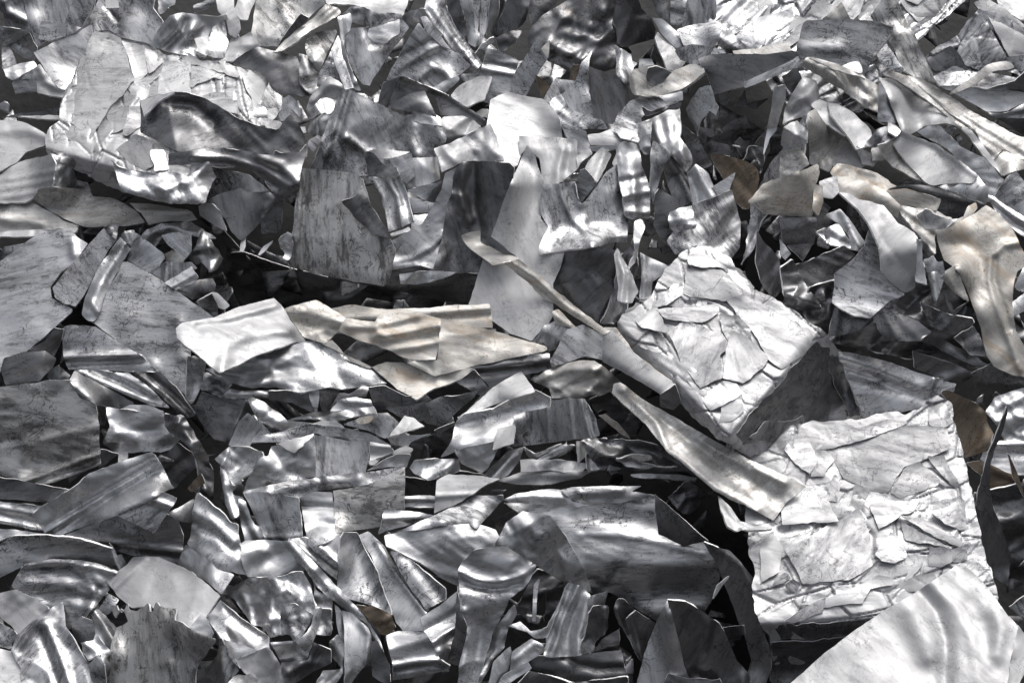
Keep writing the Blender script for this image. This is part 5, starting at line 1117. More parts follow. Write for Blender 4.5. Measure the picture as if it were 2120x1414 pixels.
# ---- bottom block
rows("""
21 S|bent grey piece under the edge of the diagonal pale sheet|65,440 90,330 240,380 290,402 200,505|.1,.2|a||c=1.5 w=3
21 S|dull scuffed sheet left of the silver facets of the bottom block|5,590 60,460 200,508 400,520 425,580 372,640 272,835 150,805 60,702|.05,.05|d|k 60,700 400,560 -.3;j 380,540 330,660 270,800 8 9|br=20
21 T|shiny rolled lip under the long wavy sheet|195,502 270,440 350,458 558,452 552,500 300,518|.0,.25|s|j 230,470 540,475 12 10|c=1.5
21 S|dark rectangular plates layered in the shadow of the wavy sheet|525,530 650,525 810,640 700,680|.0,-.08|d|g 600,540 720,660 -6 6;g 640,540 760,650 6 6|br=-40
21 S|dark plate with a bright lower rim under the wavy sheet|545,455 680,448 860,470 910,602 880,612 720,540 555,525|.0,-.08|d|k 560,520 890,600 -.4|
21 H|narrow hanging leaf under the wavy sheet|845,470 922,440 910,560 895,600|.1,.05|a||sm=2
21 C|rounded dark leaf curling under the wavy sheet|920,455 1000,420 1062,440 1072,490 1020,560 945,610|.0,.0|d|b 960,460 1000,600 .8|sm=2
21 S|dark pocket right of the rounded dark leaf|1070,470 1140,480 1240,420 1290,430 1270,500 1110,510 1000,600|.0,-.15|d||c=1.6
21 X|twisted glossy dark strip across the top of the bottom block|690,672 850,622 1000,600 1180,560 1320,570 1345,620 1190,650 1050,695 880,655|.0,.15|s|j 700,670 900,640 1180,650 12 9;j 1020,610 1120,640 11 9|c=2 w=2
21 S|lighter creased strip above the twisted glossy strip|1000,602 1080,520 1180,505 1300,520 1322,572 1120,592|.02,.15|s|j 1100,530 1300,545 8 7|c=1.5
21 H|small white edge of scrap below the twisted strip|860,700 950,670 1000,680 1040,675 1105,725 940,720|.0,.5|w||
21 S|glossy dark sheet with a pale sheen at the top left of the bottom block|395,520 430,500 520,545 640,625 690,680 860,690 580,775 500,720|.05,.12|s|j 440,560 540,610 640,700 10 14;k 420,610 690,690 .4|c=1.3
21 S|grey plate under the coin shaped disc|1100,700 1280,625 1420,615 1505,690 1412,805 1300,752|.0,.3|a||
22 S|long dark plate under the beige sheets at right|515,395 640,300 780,480 700,495|.0,-.05|d||br=20
22 R|dark ribbed sheet running right under the beige sheets|630,280 900,200 1195,180 1200,300 1100,320 980,340 790,480|.0,.02|d|g 680,290 1190,230 8 8;g 700,330 1100,290 -6 8|br=10
21 S|dark smooth plate below the tip of the hanging beige sheet|1280,430 1400,420 1560,500 1700,480 1768,540 1560,580 1390,592 1340,600|.0,-.08|d||
22 S|rust spotted dark plate pointing up right of the disc|280,548 400,500 480,498 672,453 640,505 402,712 300,690 240,640|-.02,.0|d|b 300,690 660,460 .2|sm=0
22 H|dark narrow plate left of the rust spotted plate|-10,582 280,545 332,650 180,702 90,640|.0,.02|d||sm=0
22 H|dark straight shard under the rust spotted plate|350,745 500,680 500,710 380,778|.0,-.1|d||sm=0
22 C|bright curled triangle beside the coin shaped disc|0,800 60,730 130,633 200,650 282,715 130,760|.0,.45|w|b 20,790 270,700 .5|
21 D|coin shaped brownish disc on the grey plate|1188,680 1212,655 1260,643 1305,640 1318,660 1282,690 1222,700|.0,.3|r||sm=2 c=.2 w=0
22 S|black smooth plate in the gap left of the S shaped sheet|165,830 330,780 505,700 475,860 435,885 200,882|.0,-.2|d||
22 S|glossy black facet under the black smooth plate|0,800 60,790 330,770 180,830 150,870 30,840|.0,-.1|s||c=1.5
21 S|dark glossy facet at the left shoulder of the bottom block|325,680 400,618 480,690 575,770 430,835 400,880 500,930 300,865 258,855|-.1,-.08|s|k 280,850 560,820 -.7 14|c=.9 br=-60
21 S|bright bent facet on the left end of the bottom block|155,955 200,915 268,865 400,868 505,900 520,942 430,1052 290,1142 205,1002|-.05,.35|s|k 260,860 240,1100 .3;j 420,890 400,980 300,1040 -9 16;j 250,900 210,1000 8 6|c=1.4
21 X|crinkled silver scrap on the left flank of the bottom block|195,1000 290,1140 362,1100 300,1200 380,1240 330,1360 280,1390 220,1260|-.15,.2|s|j 210,1040 240,1200 300,1380 12 8|c=2.3 w=3
21 S|long torn flap lying on top of the silver front plate|428,835 440,790 600,762 850,703 1080,722 1300,772 1442,842 1440,882 1300,835 1120,828 900,772 650,832 480,832|.0,.1|a|k 440,820 1300,790 -.3 8|br=8 w=2
21 S|cone shaped end piece of the silver front plate|1285,830 1440,850 1470,900 1440,922 1290,975|.05,.42|w|j 1290,850 1440,875 9 7;j 1290,930 1430,900 -6 7|c=1.2
21 H|small bright curled scrap right of the cone shaped piece|1440,905 1560,858 1612,882 1580,920 1460,925|.0,.5|w|b 1450,915 1600,880 .6|
21 H|white chip under the cone shaped piece|1278,965 1400,938 1330,1005 1290,1000|.05,.42|w||
21 S|dark polished facet right of the cone shaped piece|1270,1040 1400,960 1480,925 1590,925 1560,1020 1450,1010|.05,.0|s||
21 S|silver front plate of the bottom block with rippled reflections|430,1055 480,962 505,935 545,935 570,860 640,850 740,900 890,780 900,1085 650,1125 365,1195 400,1110|.0,.26|s|j 560,880 640,960 720,900 -12 14;j 800,960 740,1040 840,1090 -13 16;d 700,1000 60 9;d 560,960 50 8|c=1.2 br=5
21 S|striped brushed plate beside the silver front plate|885,778 1000,795 1120,822 1298,826 1282,970 1262,1055 930,1085 895,1087|.0,.15|a|b 900,930 1280,930 .15;j 980,800 960,1080 7 5;k 900,830 1290,860 -.3 8|br=80 c=.5 w=1
21 C|small bright curl on the torn flap of the silver plate|598,840 740,800 885,773 800,860 742,908 680,885|.0,.45|w|b 620,860 860,790 .6|w=2
22 C|dark S shaped leaf with a bright sheen in the hollow of the bottom block|165,1020 200,960 350,950 530,955 545,1040 400,1095 310,1110 200,1060|.0,.0|s|j 280,1110 420,1040 500,960 12 14;k 180,1010 520,960 -.4|c=1.2 br=40
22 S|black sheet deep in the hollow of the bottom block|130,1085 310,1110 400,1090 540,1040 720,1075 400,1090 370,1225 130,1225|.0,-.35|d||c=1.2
22 S|dark glossy sheet behind the upright shiny strip|500,885 770,825 810,890 735,1030 690,1060 550,985|.0,-.1|s|k 530,890 720,1050 .4|c=1.2
22 C|shiny bent strip standing in the middle of the bottom block|715,1075 820,960 900,890 1005,868 985,960 900,1072 830,1098|.05,.3|s|j 780,1080 900,950 980,880 14 12;j 740,1070 860,930 -9 9|br=45
22 X|dark folded scrap under the ribbed curved box|1000,865 1080,920 1150,895 1290,838 1200,930 1080,975 1030,930|.05,.1|s|j 1020,880 1100,920 1280,840 12 9|c=2
22 X|shiny pleated scrap right of the dark folded scrap|1080,970 1280,850 1390,858 1300,920 1200,975 1110,1000|.05,.15|s|j 1100,970 1360,870 11 8|c=2.2
22 S|pale sheet with a soft bend in the middle of the bottom block|975,955 1150,955 1340,968 1480,990 1420,1065 1200,1040 980,1055|.0,.42|w|j 1180,1040 1260,990 1350,970 -10 10|c=1.3
22 S|dark glossy sheet below the ribbed curved box at right|1385,820 1585,808 1610,880 1480,920 1400,1000|.0,-.02|s||c=1.6
22 X|bright torn ribbed scrap at the right of the bottom block|1460,925 1590,808 1625,850 1692,900 1680,960 1600,1035 1480,1025|.05,.32|s|v 1500,1000 1640,860 4 22;j 1480,930 1560,900 -10 9|c=2 w=3
22 H|small white torn corner beside the bright torn scrap|1620,1035 1660,955 1770,1010 1700,1030|.0,.48|w||w=2.5
23 S|layered dark sheets under the twisted arm|10,820 180,800 420,820 640,860 820,1020 850,1110 600,1110 400,1060 250,1000 100,980|.0,-.12|d|v 10,900 800,1080 7 40|c=2 w=3
23 X|thin torn bright edges stacked under the twisted arm|270,960 400,930 520,940 440,985 720,1020 640,1030 340,1010|.0,.25|s|v 280,960 700,1020 5 30|c=2.2 w=3
23 S|pale streak of sheet edge low under the twisted arm|370,1068 600,1060 860,1090 850,1110 600,1100 390,1082|.0,.35|s||
23 X|tangle of dark sheet ends right of the oval panel|640,1230 720,1180 800,1110 990,1220 900,1250 860,1330 800,1360 720,1330|.0,-.05|d|j 700,1330 780,1230 980,1215 10 8|c=2.4 w=3
22 S|bright bent strip in front of the soft bend sheet|815,1112 1000,1048 1200,1040 1400,1050 1525,1028 1430,1090 1200,1142 950,1142|.0,.48|w|j 860,1110 1100,1060 1400,1070 9 10|c=1 br=5
22 S|pale smooth sheet with a straight left edge in the bottom block|345,1358 365,1110 450,1068 700,1073 835,1100 720,1152 640,1212 500,1290|.0,.48|w|g 360,1228 640,1212 5 5;k 360,1200 720,1140 .3|c=.6 br=3 w=1
22 R|narrow ribbed plate bridging the black gap|125,1222 360,1226 358,1305 125,1302|.0,.38|s|g 130,1250 360,1252 7 6;g 130,1278 360,1282 -5 5|br=0
21 T|long pale band crossing over the silver plates|362,1195 650,1120 930,1080 1300,1052 1548,1010 1452,1072 1280,1142 1020,1172 900,1192 800,1242 500,1312 400,1275|.0,.42|a|j 400,1230 700,1160 1200,1100 8 12;j 930,1100 950,1170 -9 8|br=10 c=1
20 R|glossy ribbed sheet with a wavy cut top beside the bottom block|1405,1380 1425,1240 1450,1202 1545,1280 1615,1340 1690,1420 1740,1435 1760,1580 1830,1810 1740,1790 1600,1740 1400,1610 1370,1570|-.05,.2|s|j 1430,1360 1560,1430 1700,1560 17 16;j 1480,1520 1600,1560 1740,1680 12 16;j 1450,1440 1600,1520 1700,1620 -8 10;k 1700,1440 1760,1800 .5|br=-35 w=2.5
31 S|dark rust flecked sheet below the long pale band|375,25 480,10 775,60 802,355 530,372 478,260|.0,.05|a|k 540,360 600,60 -.3;d 620,160 50 8;g 530,350 800,340 6 8|br=60 c=1.2
31 X|shiny creased junction left of the rust flecked sheet|330,60 390,85 450,255 500,280 510,370 380,380 345,250|.05,.25|s|j 350,100 420,240 480,360 11 9|c=1.9 w=2
31 S|large glossy plate with soft dents right of the wavy cut sheet|340,400 375,372 520,368 645,372 740,480 812,592 700,622 530,645 400,635 350,500|.0,.36|s|d 440,440 50 12;j 460,560 600,470 560,400 -12 20;d 620,560 60 8|c=1.1 w=1.8
31 R|ribbed plate with a rusty upper edge behind the diagonal ribbon|690,362 820,345 1080,430 1068,560 1050,660 900,530|.0,.15|s|g 720,370 1040,640 9 8;g 800,370 1060,580 -7 8|br=-40
31 S|bright corner plate behind the hanging ridged plate|895,425 1090,325 1085,545|.0,.38|s|g 920,420 1080,540 8 8|sm=0
21 R|hanging plate with pressed ridges and a curled lower edge|775,1242 900,1192 1020,1198 1040,1480 1090,1500 1000,1560 855,1602 838,1560 790,1300|.0,.45|s|g 780,1300 1030,1310 -8 7;k 820,1480 1040,1440 .5;j 820,1500 920,1440 1040,1440 -7 10|br=0 c=1
21 S|square streaked plate standing out of the bottom block|1022,1187 1150,1165 1280,1142 1400,1080 1552,1010 1548,1322 1400,1332 1375,1452 1048,1492 1036,1350|.0,.3|m|k 1040,1300 1540,1280 .2;b 1040,1300 1540,1200 .1|c=.7 br=5 w=1
32 T|small ridged strip beside the streaked plate|-40,265 -20,148 110,145 250,160 370,190 200,252 0,295 -60,325|.0,.24|a|g -30,215 330,195 9 8|br=5
31 R|wide pale ridged sheet fanning down in the bottom block|1205,330 1282,300 1400,402 1510,600 1745,862 1685,922 1685,1032 1540,1040 1485,970 1300,480|.0,.42|s|j 1350,380 1470,580 1700,900 12 7;j 1390,390 1530,600 1740,870 -12 9|c=.7 br=-60 w=1
31 S|blue grey plate with a dark stripe beside the ridged sheet|1440,440 1565,478 1700,600 1850,720 1850,800 1768,850 1700,872 1510,600|.02,.28|a|j 1560,480 1700,640 1820,800 -10 12|br=-45 c=.5
31 S|white cornered sheet with a rusty upper edge and a dark shaded band|1080,345 1100,305 1200,308 1345,600 1455,915 1335,852 1120,792 1055,722 1060,600|.0,.34|a|j 1140,400 1250,600 1400,880 -14 26|c=.8 br=-60 w=1
31 X|small brown rusty bits under the white cornered sheet|1195,840 1340,862 1445,910 1485,1005 1420,1065 1380,1055|.05,.05|b||c=2
31 S|ribbed dim strips in the gap beside the diagonal ribbon|875,640 900,720 1010,800 1010,960 890,890|.05,.1|s|v 880,700 1000,720 7 28|c=1.5
31 S|dim bent plates stacked below the ribbed dim strips|880,860 1010,872 1005,1065 900,1055|.05,.12|s|v 890,900 1000,920 6 40|c=1.8
31 C|dark rolled sheet at the bottom edge left of the fluted strips|640,1265 840,1235 880,1110 1010,1165 1005,1265 720,1420 690,1480 655,1340|.05,-.02|d|j 700,1330 840,1250 890,1140 12 10|c=1.2
31 S|glossy dark piece below the crumpled dome|555,1110 760,1100 875,1110 835,1235 640,1262|.05,.0|s|j 580,1130 740,1130 10 8|c=1.6
31 T|long diagonal ribbon of bright metal curving to the bottom edge|635,372 722,365 870,502 1050,702 1142,802 1262,932 1362,1082 1442,1352 1442,1405 1400,1262 1340,1132 1290,1012 1060,832 958,762 800,560|.05,.35|s|j 690,380 860,570 1060,780 1290,980 1390,1180 1440,1400 14 9;k 640,380 1060,830 -.3 6|br=-50 c=1.1 w=1.5
31 X|crumpled silver dome with a deep pucker at lower middle|200,750 250,690 300,702 400,652 560,640 700,620 800,602 860,700 882,852 870,925 800,1052 740,1112 700,1052 620,1062 560,1082 500,1002 420,972 300,802|.0,.3|s|d 640,780 40 24;j 560,920 580,800 680,720 740,770 16 11;j 640,830 760,870 860,850 -10 9;j 420,760 560,700 760,640 -13 22;j 430,960 560,960 640,940 9 10;k 640,830 650,1060 .4 6|c=1.7 w=2.5
31 P|fan of pleats at the lower right of the dome|638,842 740,832 872,902 860,962 782,1082 740,1114 700,1052 645,1062|.12,.1|a|v 650,850 720,1090 5 26|c=1 lift=.004
31 T|bent silver tag hanging at the right of the dome|820,1182 752,1112 830,1040 872,985 882,870 942,858 925,990 872,1120|.12,.35|s|k 790,1150 920,880 .7;d 840,1110 30 8|c=1.4
31 T|left fluted strip standing near the bottom edge|1028,830 1060,850 1100,902 1112,1150 1065,1060|.1,.3|s|b 1050,850 1090,1120 .7|br=-70
31 C|twisted bright strip beside the fluted strips|1000,1110 1062,1060 1112,1150 1112,1300 1065,1400 960,1490 890,1440 950,1320 1082,1302 1002,1212|.05,.38|s|j 1020,1110 1090,1220 1080,1330 960,1440 12 10|c=1.3
31 C|right fluted strip with a smooth pale face near the bottom edge|1088,880 1160,900 1282,1002 1312,1062 1292,1252 1200,1350 1110,1490 1112,1100|.05,.36|s|k 1110,1400 1230,930 .3;b 1120,1200 1300,1100 .4;j 1240,980 1290,1060 1270,1240 8 8|c=.9 br=80 w=1
31 S|dark sliver right of the diagonal ribbon at the bottom edge|1300,1110 1350,1098 1442,1300 1442,1450 1310,1360|.1,-.05|d||
32 S|boxy grey tag with a pressed rim near the bottom edge|-2,1065 80,1035 200,1030 282,1040 340,1132 392,1232 472,1290 400,1332 250,1360 40,1395 52,1300 20,1152|.0,.22|a|j 40,1290 200,1260 420,1250 9 8;j 50,1330 220,1300 380,1270 -8 6;k 30,1290 400,1240 .4|c=1.1 br=5
32 R|ribbed blue grey plate right of the boxy tag|248,932 380,845 522,738 522,1000 480,1140 440,1245 392,1235 320,1095 280,1035|.02,.3|s|g 330,1110 520,1000 12 8;g 290,1030 520,890 -6 8;g 350,1160 510,1060 -8 8|br=30 c=.7
32 S|left wing of the big folded sheet in the bottom block|-20,330 200,288 420,258 640,245 800,285 850,380 780,420 640,440 560,540 530,705 400,640 300,562 0,405|.0,.2|s|b 0,360 600,420 .35;k 0,400 540,680 -.5 12;d 440,510 60 -8|c=1 br=-20
32 S|upper rim strip rising to the crest of the bottom block|-5,328 100,293 350,188 640,38 852,40 855,75 800,132 660,285 600,250 420,262 200,292|.0,.18|a|k 300,300 700,100 .4|c=1 br=25 w=1.2
33 S|big dull oval panel with rust specks and a folded lower edge|-560,90 -280,100 0,95 300,58 550,38 700,160 942,375 1012,520 1022,650 980,800 915,895 700,905 560,960 220,745 100,765 -20,560 -400,200|.0,.22|a|k 60,590 940,540 .55 5;j 0,325 300,330 600,390 900,470 3 7;j 280,600 200,700 60,640 -9 14;b 0,400 900,400 .12;j -40,180 300,200 560,260 -7 22|c=.8 br=-4 w=1.2 res=6
32 S|bright pleated crest at the top of the bottom block|850,72 940,30 1030,20 1180,-10 1292,-2 1362,80 1482,112 1400,128 1180,112 900,88|.0,.52|s|j 880,60 1060,40 1280,60 8 9;k 860,70 1400,110 .5|c=1.2
33 S|pale band along the top of the oval panel|-140,0 -60,-22 200,-28 452,-32 382,10 550,40 290,97 0,92 -85,62|.0,.5|a|k -100,50 500,30 .6;j 0,20 300,0 7 9|c=1 br=2
33 P|triangular turned over corner|548,30 700,160 942,376 762,412 580,322 556,150|.1,.0|d|k 590,320 760,295 .3;k 760,410 560,40 -.3|lift=.008 sm=0
32 S|lower leg of the peaked sheet with a pressed arc|525,595 562,520 642,440 780,408 900,410 970,452 1102,552 1040,682 900,800 802,1000 722,1202 662,1490 505,1490 530,1300 592,1050 532,850|-.03,.3|s|j 530,600 640,660 800,680 960,640 1080,560 12 8;j 530,640 660,710 820,720 980,680 -10 8;k 540,860 860,810 .5 12;j 560,900 600,1060 540,1300 16 12;j 700,1010 680,1200 640,1400 -14 14;d 720,620 30 -6|c=1.2 br=-10 w=1.5
32 S|peaked sheet folded over the front of the oval panel|795,400 840,310 880,232 1000,150 1100,165 1202,190 1312,340 1462,600 1512,762 1400,722 1240,640 1100,552 960,460 880,405|.03,.34|s|k 870,400 1180,300 .8 10;k 1220,640 1180,180 -.2 10;d 1000,260 60 9;j 1160,200 1180,320 1080,400 9 14;k 900,420 1500,750 .4|c=1.2 br=-50 w=1.2
32 C|dark rolled edge left of the leg of the peaked sheet|518,702 542,900 592,1000 530,1285 440,1262 500,1052|-.1,-.1|d|b 520,760 500,1250 .5|
32 C|dim pleated strip right of the leg of the peaked sheet|800,1005 938,842 952,900 892,1002 872,1152 792,1222 690,1420 640,1480 700,1300|.1,.1|s|j 930,860 850,1020 800,1180 700,1360 13 10|c=1.5 w=2.5
32 S|dark stacked sheets in the hollow under the peaked sheet|950,880 1060,640 1110,585 1250,620 1335,682 1250,900 1165,965 1160,830 1170,720 1050,960|.05,-.15|d|v 1000,800 1250,760 9 55|c=1.8 w=2.5
32 H|narrow bright strip standing edge on in the hollow|1062,962 1082,690 1112,648 1125,652 1108,720 1092,965|.1,.2|s||sm=0
32 R|left pleat of the ribbed curtain|880,995 980,958 1055,1035 1172,1002 1262,820 1342,680 1312,760 1182,1082 1092,1092 1030,1040|.0,.28|s|j 900,990 1070,1060 1180,1000 1320,720 12 10|c=1 br=60
32 R|ribbed curtain sheet hanging under the peaked sheet|1150,1210 1182,1082 1252,900 1312,720 1345,680 1420,700 1492,770 1482,900 1422,1212 1200,1222|.0,.34|s|j 1400,710 1300,950 1200,1210 14 9;j 1360,690 1270,900 1180,1180 -9 8;j 1480,800 1440,960 1400,1080 1410,1210 16 14;j 1340,900 1330,1200 -10 16|c=.9 br=70 w=1
32 S|shaded right part of the ribbed curtain|1488,770 1622,740 1602,880 1592,1062 1540,1105 1512,1202 1420,1205 1480,920|.15,.0|a|j 1510,780 1480,960 1460,1180 11 14|c=1.3 w=2
33 X|dark torn edges right of the ribbed curtain|60,900 100,850 205,855 192,1062 130,1090 95,1195 0,1212 40,1060|.15,-.05|d|j 190,870 180,1060 9 6|c=1.8 w=3
33 S|dark square plate under the torn edges|100,1192 172,1090 292,1008 292,1185|.05,-.1|d||sm=0
33 S|dark drooping leaf under the oval panel|250,872 280,800 330,800 402,870 345,940 472,1252 440,1240 400,1172 382,1102 290,982|.1,-.05|d|j 270,870 320,1000 420,1200 9 7|w=2
33 R|dark channel strip right of the drooping leaf|340,942 410,878 552,972 472,1202 452,1262|.1,.0|d|j 370,920 460,1230 11 7|br=-70
33 H|small bright bent corner at the right of the bottom strip|315,1310 392,1232 395,1345 360,1340|.1,.2|s|k 350,1330 380,1240 .8|sm=0
32 S|curved dull strip with a pressed groove at the bottom edge|1058,1208 1180,1215 1300,1218 1500,1195 1725,1165 1740,1292 1762,1352 1540,1402 1350,1405 1060,1302|.0,.12|d|j 1290,1220 1400,1280 1560,1310 1740,1300 -10 9;b 1060,1260 1740,1250 .2|br=3 c=.8
32 T|left glossy tube strip near the bottom edge|780,1250 905,1140 922,1182 882,1352 800,1480 740,1480|.05,.25|s|b 800,1300 900,1180 1.0|br=60
32 T|right glossy tube strip at the bottom edge|860,1352 1030,1248 1062,1302 920,1400 830,1490 780,1490|.0,.35|s|b 850,1420 1050,1270 .9|br=40
32 C|dark curved strip behind the glossy tubes|918,1182 1060,1082 1150,1128 1155,1185 1040,1252 900,1335|.02,.1|s|j 930,1230 1080,1120 1140,1140 10 12|c=1.2 br=40
32 S|dark sheet at the bottom edge under the dull curved strip|900,1480 1050,1320 1350,1410 1760,1370 1768,1490|.0,-.15|d||c=1.6
# right of the bottom block
33 C|large dark curled sheet beside the lower right bale|905,380 1090,440 1180,530 1272,640 1300,800 1312,950 1402,1180 1405,1300 1340,1490 1180,1490 1255,1250 1200,1050 1100,800 1010,560|-.2,-.2|d|b 1100,600 1340,1200 .35;j 1000,420 1180,560 1280,760 8 8;k 1280,1480 1330,900 -.4|br=-65 c=.7
33 H|thin dark wedge in the gap beside the lower right bale|1000,565 1112,458 1115,560 1020,645|.05,-.1|d||sm=0
33 H|narrow sheet edge with a bright rim in the gap|975,795 1010,700 1095,630 1040,700 985,800|.1,.1|s||sm=0
33 S|dark grey plate behind the dark leaf at the bottom edge|1030,1010 1200,990 1215,1060 1070,1085|.0,-.1|d||
33 S|dark creased leaf right of the shiny spike|640,800 775,815 905,892 1022,982 1085,1082 1150,1250 1245,1342 1240,1490 820,1490 720,1200|.08,-.15|d|k 760,1240 690,820 .4;j 840,860 960,1000 900,1300 9 12;k 1030,1000 1200,1340 .5;j 1000,1000 940,1180 860,1330 -10 12|c=1 br=-70
33 H|tall shiny spike with a bright left face at the bottom edge|405,1490 470,1200 560,960 645,800 700,1000 762,1250 830,1490|-.28,.15|s|k 690,1480 640,800 .9 12;b 480,1400 640,860 .35|sm=0 c=.6 br=80
33 S|short dark piece with a rough top rim at the bottom edge|595,1490 650,1342 780,1372 900,1392 1030,1370 1080,1490|.0,.0|d||w=3
# right edge, dark
24 R|grey panel with long pressed folds behind the two white bales|395,180 420,165 560,190 800,250 1000,330 1275,402 1262,462 1160,480 1135,510 1000,590 840,620 600,650 500,430|.0,.08|a|j 440,210 700,300 1000,450 11 16;j 440,300 700,380 1040,500 -12 14;j 1110,380 1060,500 6 5;j 1140,390 1090,510 -5 5|br=-22 c=.8
24 X|shiny creased sheets at the right edge beside the brown bowl|1485,605 1560,500 1768,430 1860,500 1860,840 1640,815 1560,700|.05,.2|s|j 1500,600 1640,560 1800,480 10 12;j 1560,680 1700,640 1850,700 12 12;j 1640,800 1768,700 -9 9|c=1.9
24 S|dark band of sheets at the right edge under the creased ones|1525,830 1700,812 1860,835 1860,1075 1600,1065 1450,955|.0,.05|s|g 1540,850 1860,850 8 8;g 1540,910 1860,930 -7 9|c=1.3
24 S|brown dark sheet low at the right edge behind the upright leaf|1335,985 1440,958 1700,1070 1735,1090 1722,1142 1540,1285 1495,1105|.05,.0|b|j 1490,1000 1600,1060 1720,1090 8 9|
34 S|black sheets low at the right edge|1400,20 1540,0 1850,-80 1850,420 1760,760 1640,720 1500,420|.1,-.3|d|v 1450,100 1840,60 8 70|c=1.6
24 S|brown bowl shaped sheet at the corner of the lower right bale|1160,475 1172,455 1200,452 1300,490 1422,552 1492,612 1502,682 1548,770 1526,830 1542,882 1440,915 1310,948 1300,830 1250,680 1240,570|.05,.08|b|b 1260,600 1320,930 -.3;d 1400,740 100 -26;j 1440,620 1480,760 1440,880 6 9|c=.6 br=-50 w=1.2
24 S|upright dark leaf with a bright wavy edge at the right edge|1645,560 1652,620 1605,800 1560,880 1525,980 1520,1150 1545,1320 1600,1440 1640,1560 1670,1640 1672,1720 1650,1890 1530,1800 1450,1540 1420,1300 1435,1160 1500,920|.2,-.25|d|b 1500,1000 1600,1700 .3|br=80 w=1.5
24 H|thin brown needle at the right edge|1645,915 1665,930 1730,1090 1790,1250 1768,1240 1690,1090|.1,.0|b||sm=0
34 H|small silver corner at the right edge above the big white sheet|1668,855 1768,780 1850,740 1850,1000 1768,960 1700,890|.15,.25|a|k 1680,860 1800,960 .5|sm=0
""")
# ---- the two small white bales
BCR='870,-622 960,-600 1090,-500 1270,-300 1500,-170 1760,18 1880,150 1990,420 2095,640 2085,770 1600,870 1250,940 1130,880 900,710 600,410 330,100 262,-50 320,-110 500,-220 640,-430 780,-580'
piece('23','B','small white bale with a shaded right side standing on one corner',BCR,(-.03,.62),'p','k 1085,790 1765,25 1.75 4;k 262,-60 1085,775 1.6 4;j 900,-460 1250,-400 1280,-290 -10 7;j 560,-160 900,-180 1050,-100 1110,110 -14 7',c=1.1,br=40,w=4,deep=.38)
press_plates(5,'23','880,-560 1100,-420 1280,-260 1400,-160 1000,-60 1040,200 900,480 600,330 340,80 330,-50 560,-220 720,-440','p',331,30,80)
press_plates(12,'23','1700,90 1780,60 1900,250 1960,420 1700,400 1300,760 1150,830 1300,640','d',333,30,60)  # darker metal stands in for shade on the right side
rows("""
13 L||790,760 1040,770 1100,820 1190,800 1282,910 1060,1000 900,985 760,955 770,830|-.05,.6|p||drape=1 lift=.014 tilt=.06 c=.8 w=2 br=40
13 L||1075,990 1290,920 1490,1080 1745,1225 1645,1395 1480,1500 1375,1420 1280,1250 1160,1110|-.03,.62|p|v 1200,1040 1500,1300 1.0 34|drape=1 lift=.014 tilt=.04 c=.6 w=2 br=40
13 L||870,580 960,605 1110,740 1210,790 1110,815 1040,770 800,740 790,680|-.05,.6|p||drape=1 lift=.02 tilt=.2 c=1.6 w=3
13 L||650,1240 760,1150 1050,1230 1100,1340 1030,1400 1065,1550 880,1650 740,1440|0,.6|p|v 700,1400 1000,1250 2.2 22|drape=1 lift=.013 tilt=.06 c=.8 w=2
13 L||560,1060 700,1050 1010,1030 1022,1080 900,1165 640,1135 600,1110|0,.6|p||drape=1 lift=.018 tilt=.2 c=1.2 w=2
13 L||1020,1090 1160,1100 1260,1200 1280,1350 1200,1300 1110,1340 1060,1240|0,.6|p||drape=1 lift=.012 tilt=.2 c=2 w=3
23 L||1110,10 1200,40 1290,110 1378,210 1340,285 1190,402 1050,362 1070,200|0,.55|w||drape=1 lift=.02 tilt=.1 c=.9 w=2 br=75
23 L||1080,520 1190,480 1212,600 1130,660 1010,705 1040,570|0,.5|w||drape=1 lift=.014 tilt=.2 c=1.2 w=2
23 L||890,500 1050,380 1150,400 1190,480 1040,560 960,600|0,.5|s||drape=1 lift=.012 tilt=.2 c=1.2 w=2
23 L||440,130 600,180 740,240 860,300 880,480 760,420 600,300|0,.6|p|v 500,220 820,420 2.2 20|drape=1 lift=.012 tilt=.1 c=1.4 w=3
13 L||330,1080 410,1010 560,1040 640,1220 460,1190|0,.5|w||drape=1 lift=.014 tilt=.2 c=1.6 w=3
13 L||430,1000 600,980 690,880 760,890 740,960 640,1030 560,1040|0,.6|p||drape=1 lift=.016 tilt=.3 c=1.8 w=3
23 L||1130,790 1360,500 1560,290 1740,90 1800,150 1900,420 1980,640 1700,740 1400,820 1180,860|.3,-.3|d|v 1400,560 1800,320 2 24|drape=1 lift=.01 tilt=.02 c=1.2 w=3
23 L||1240,800 1360,680 1500,680 1640,640 1650,760 1400,830|.3,-.1|d|v 1260,800 1600,650 2 24|drape=1 lift=.012 tilt=.05 c=1.2 w=3
23 L||1800,120 1880,200 1990,460 2060,640 1980,640 1880,440 1800,260|.3,-.1|d||drape=1 lift=.012 tilt=.1 c=1.6 w=3
""")  # the dark rows at the end paint the right side's shade
BBR='-335,-330 -200,-400 0,-460 230,-490 560,-520 760,-570 900,-562 1000,-602 1130,-692 1220,-622 1252,-500 1312,-280 1382,-30 1432,230 1502,520 1585,795 1500,1100 1000,1320 600,1520 -60,1520 -100,1070 -178,960 -218,600 -248,330 -262,100 -330,-230'
piece('34','B','big white bale with wrinkled pressed plates at lower right',BBR,(-.03,.62),'p','k -178,985 775,905 2.0 4;k 1585,800 1220,-640 .8 5;j -10,290 230,270 430,230 -9 7;j 560,130 580,260 650,330 660,480 -11 7;j 860,205 1150,320 1330,400 9 8',c=1.2,br=5,w=4,deep=.36)
press_plates(7,'34','-300,-300 0,-430 300,-460 900,-540 1120,-640 1220,-520 1380,0 1500,560 1000,680 700,820 100,900 -120,930 -200,500','p',341,30,90)
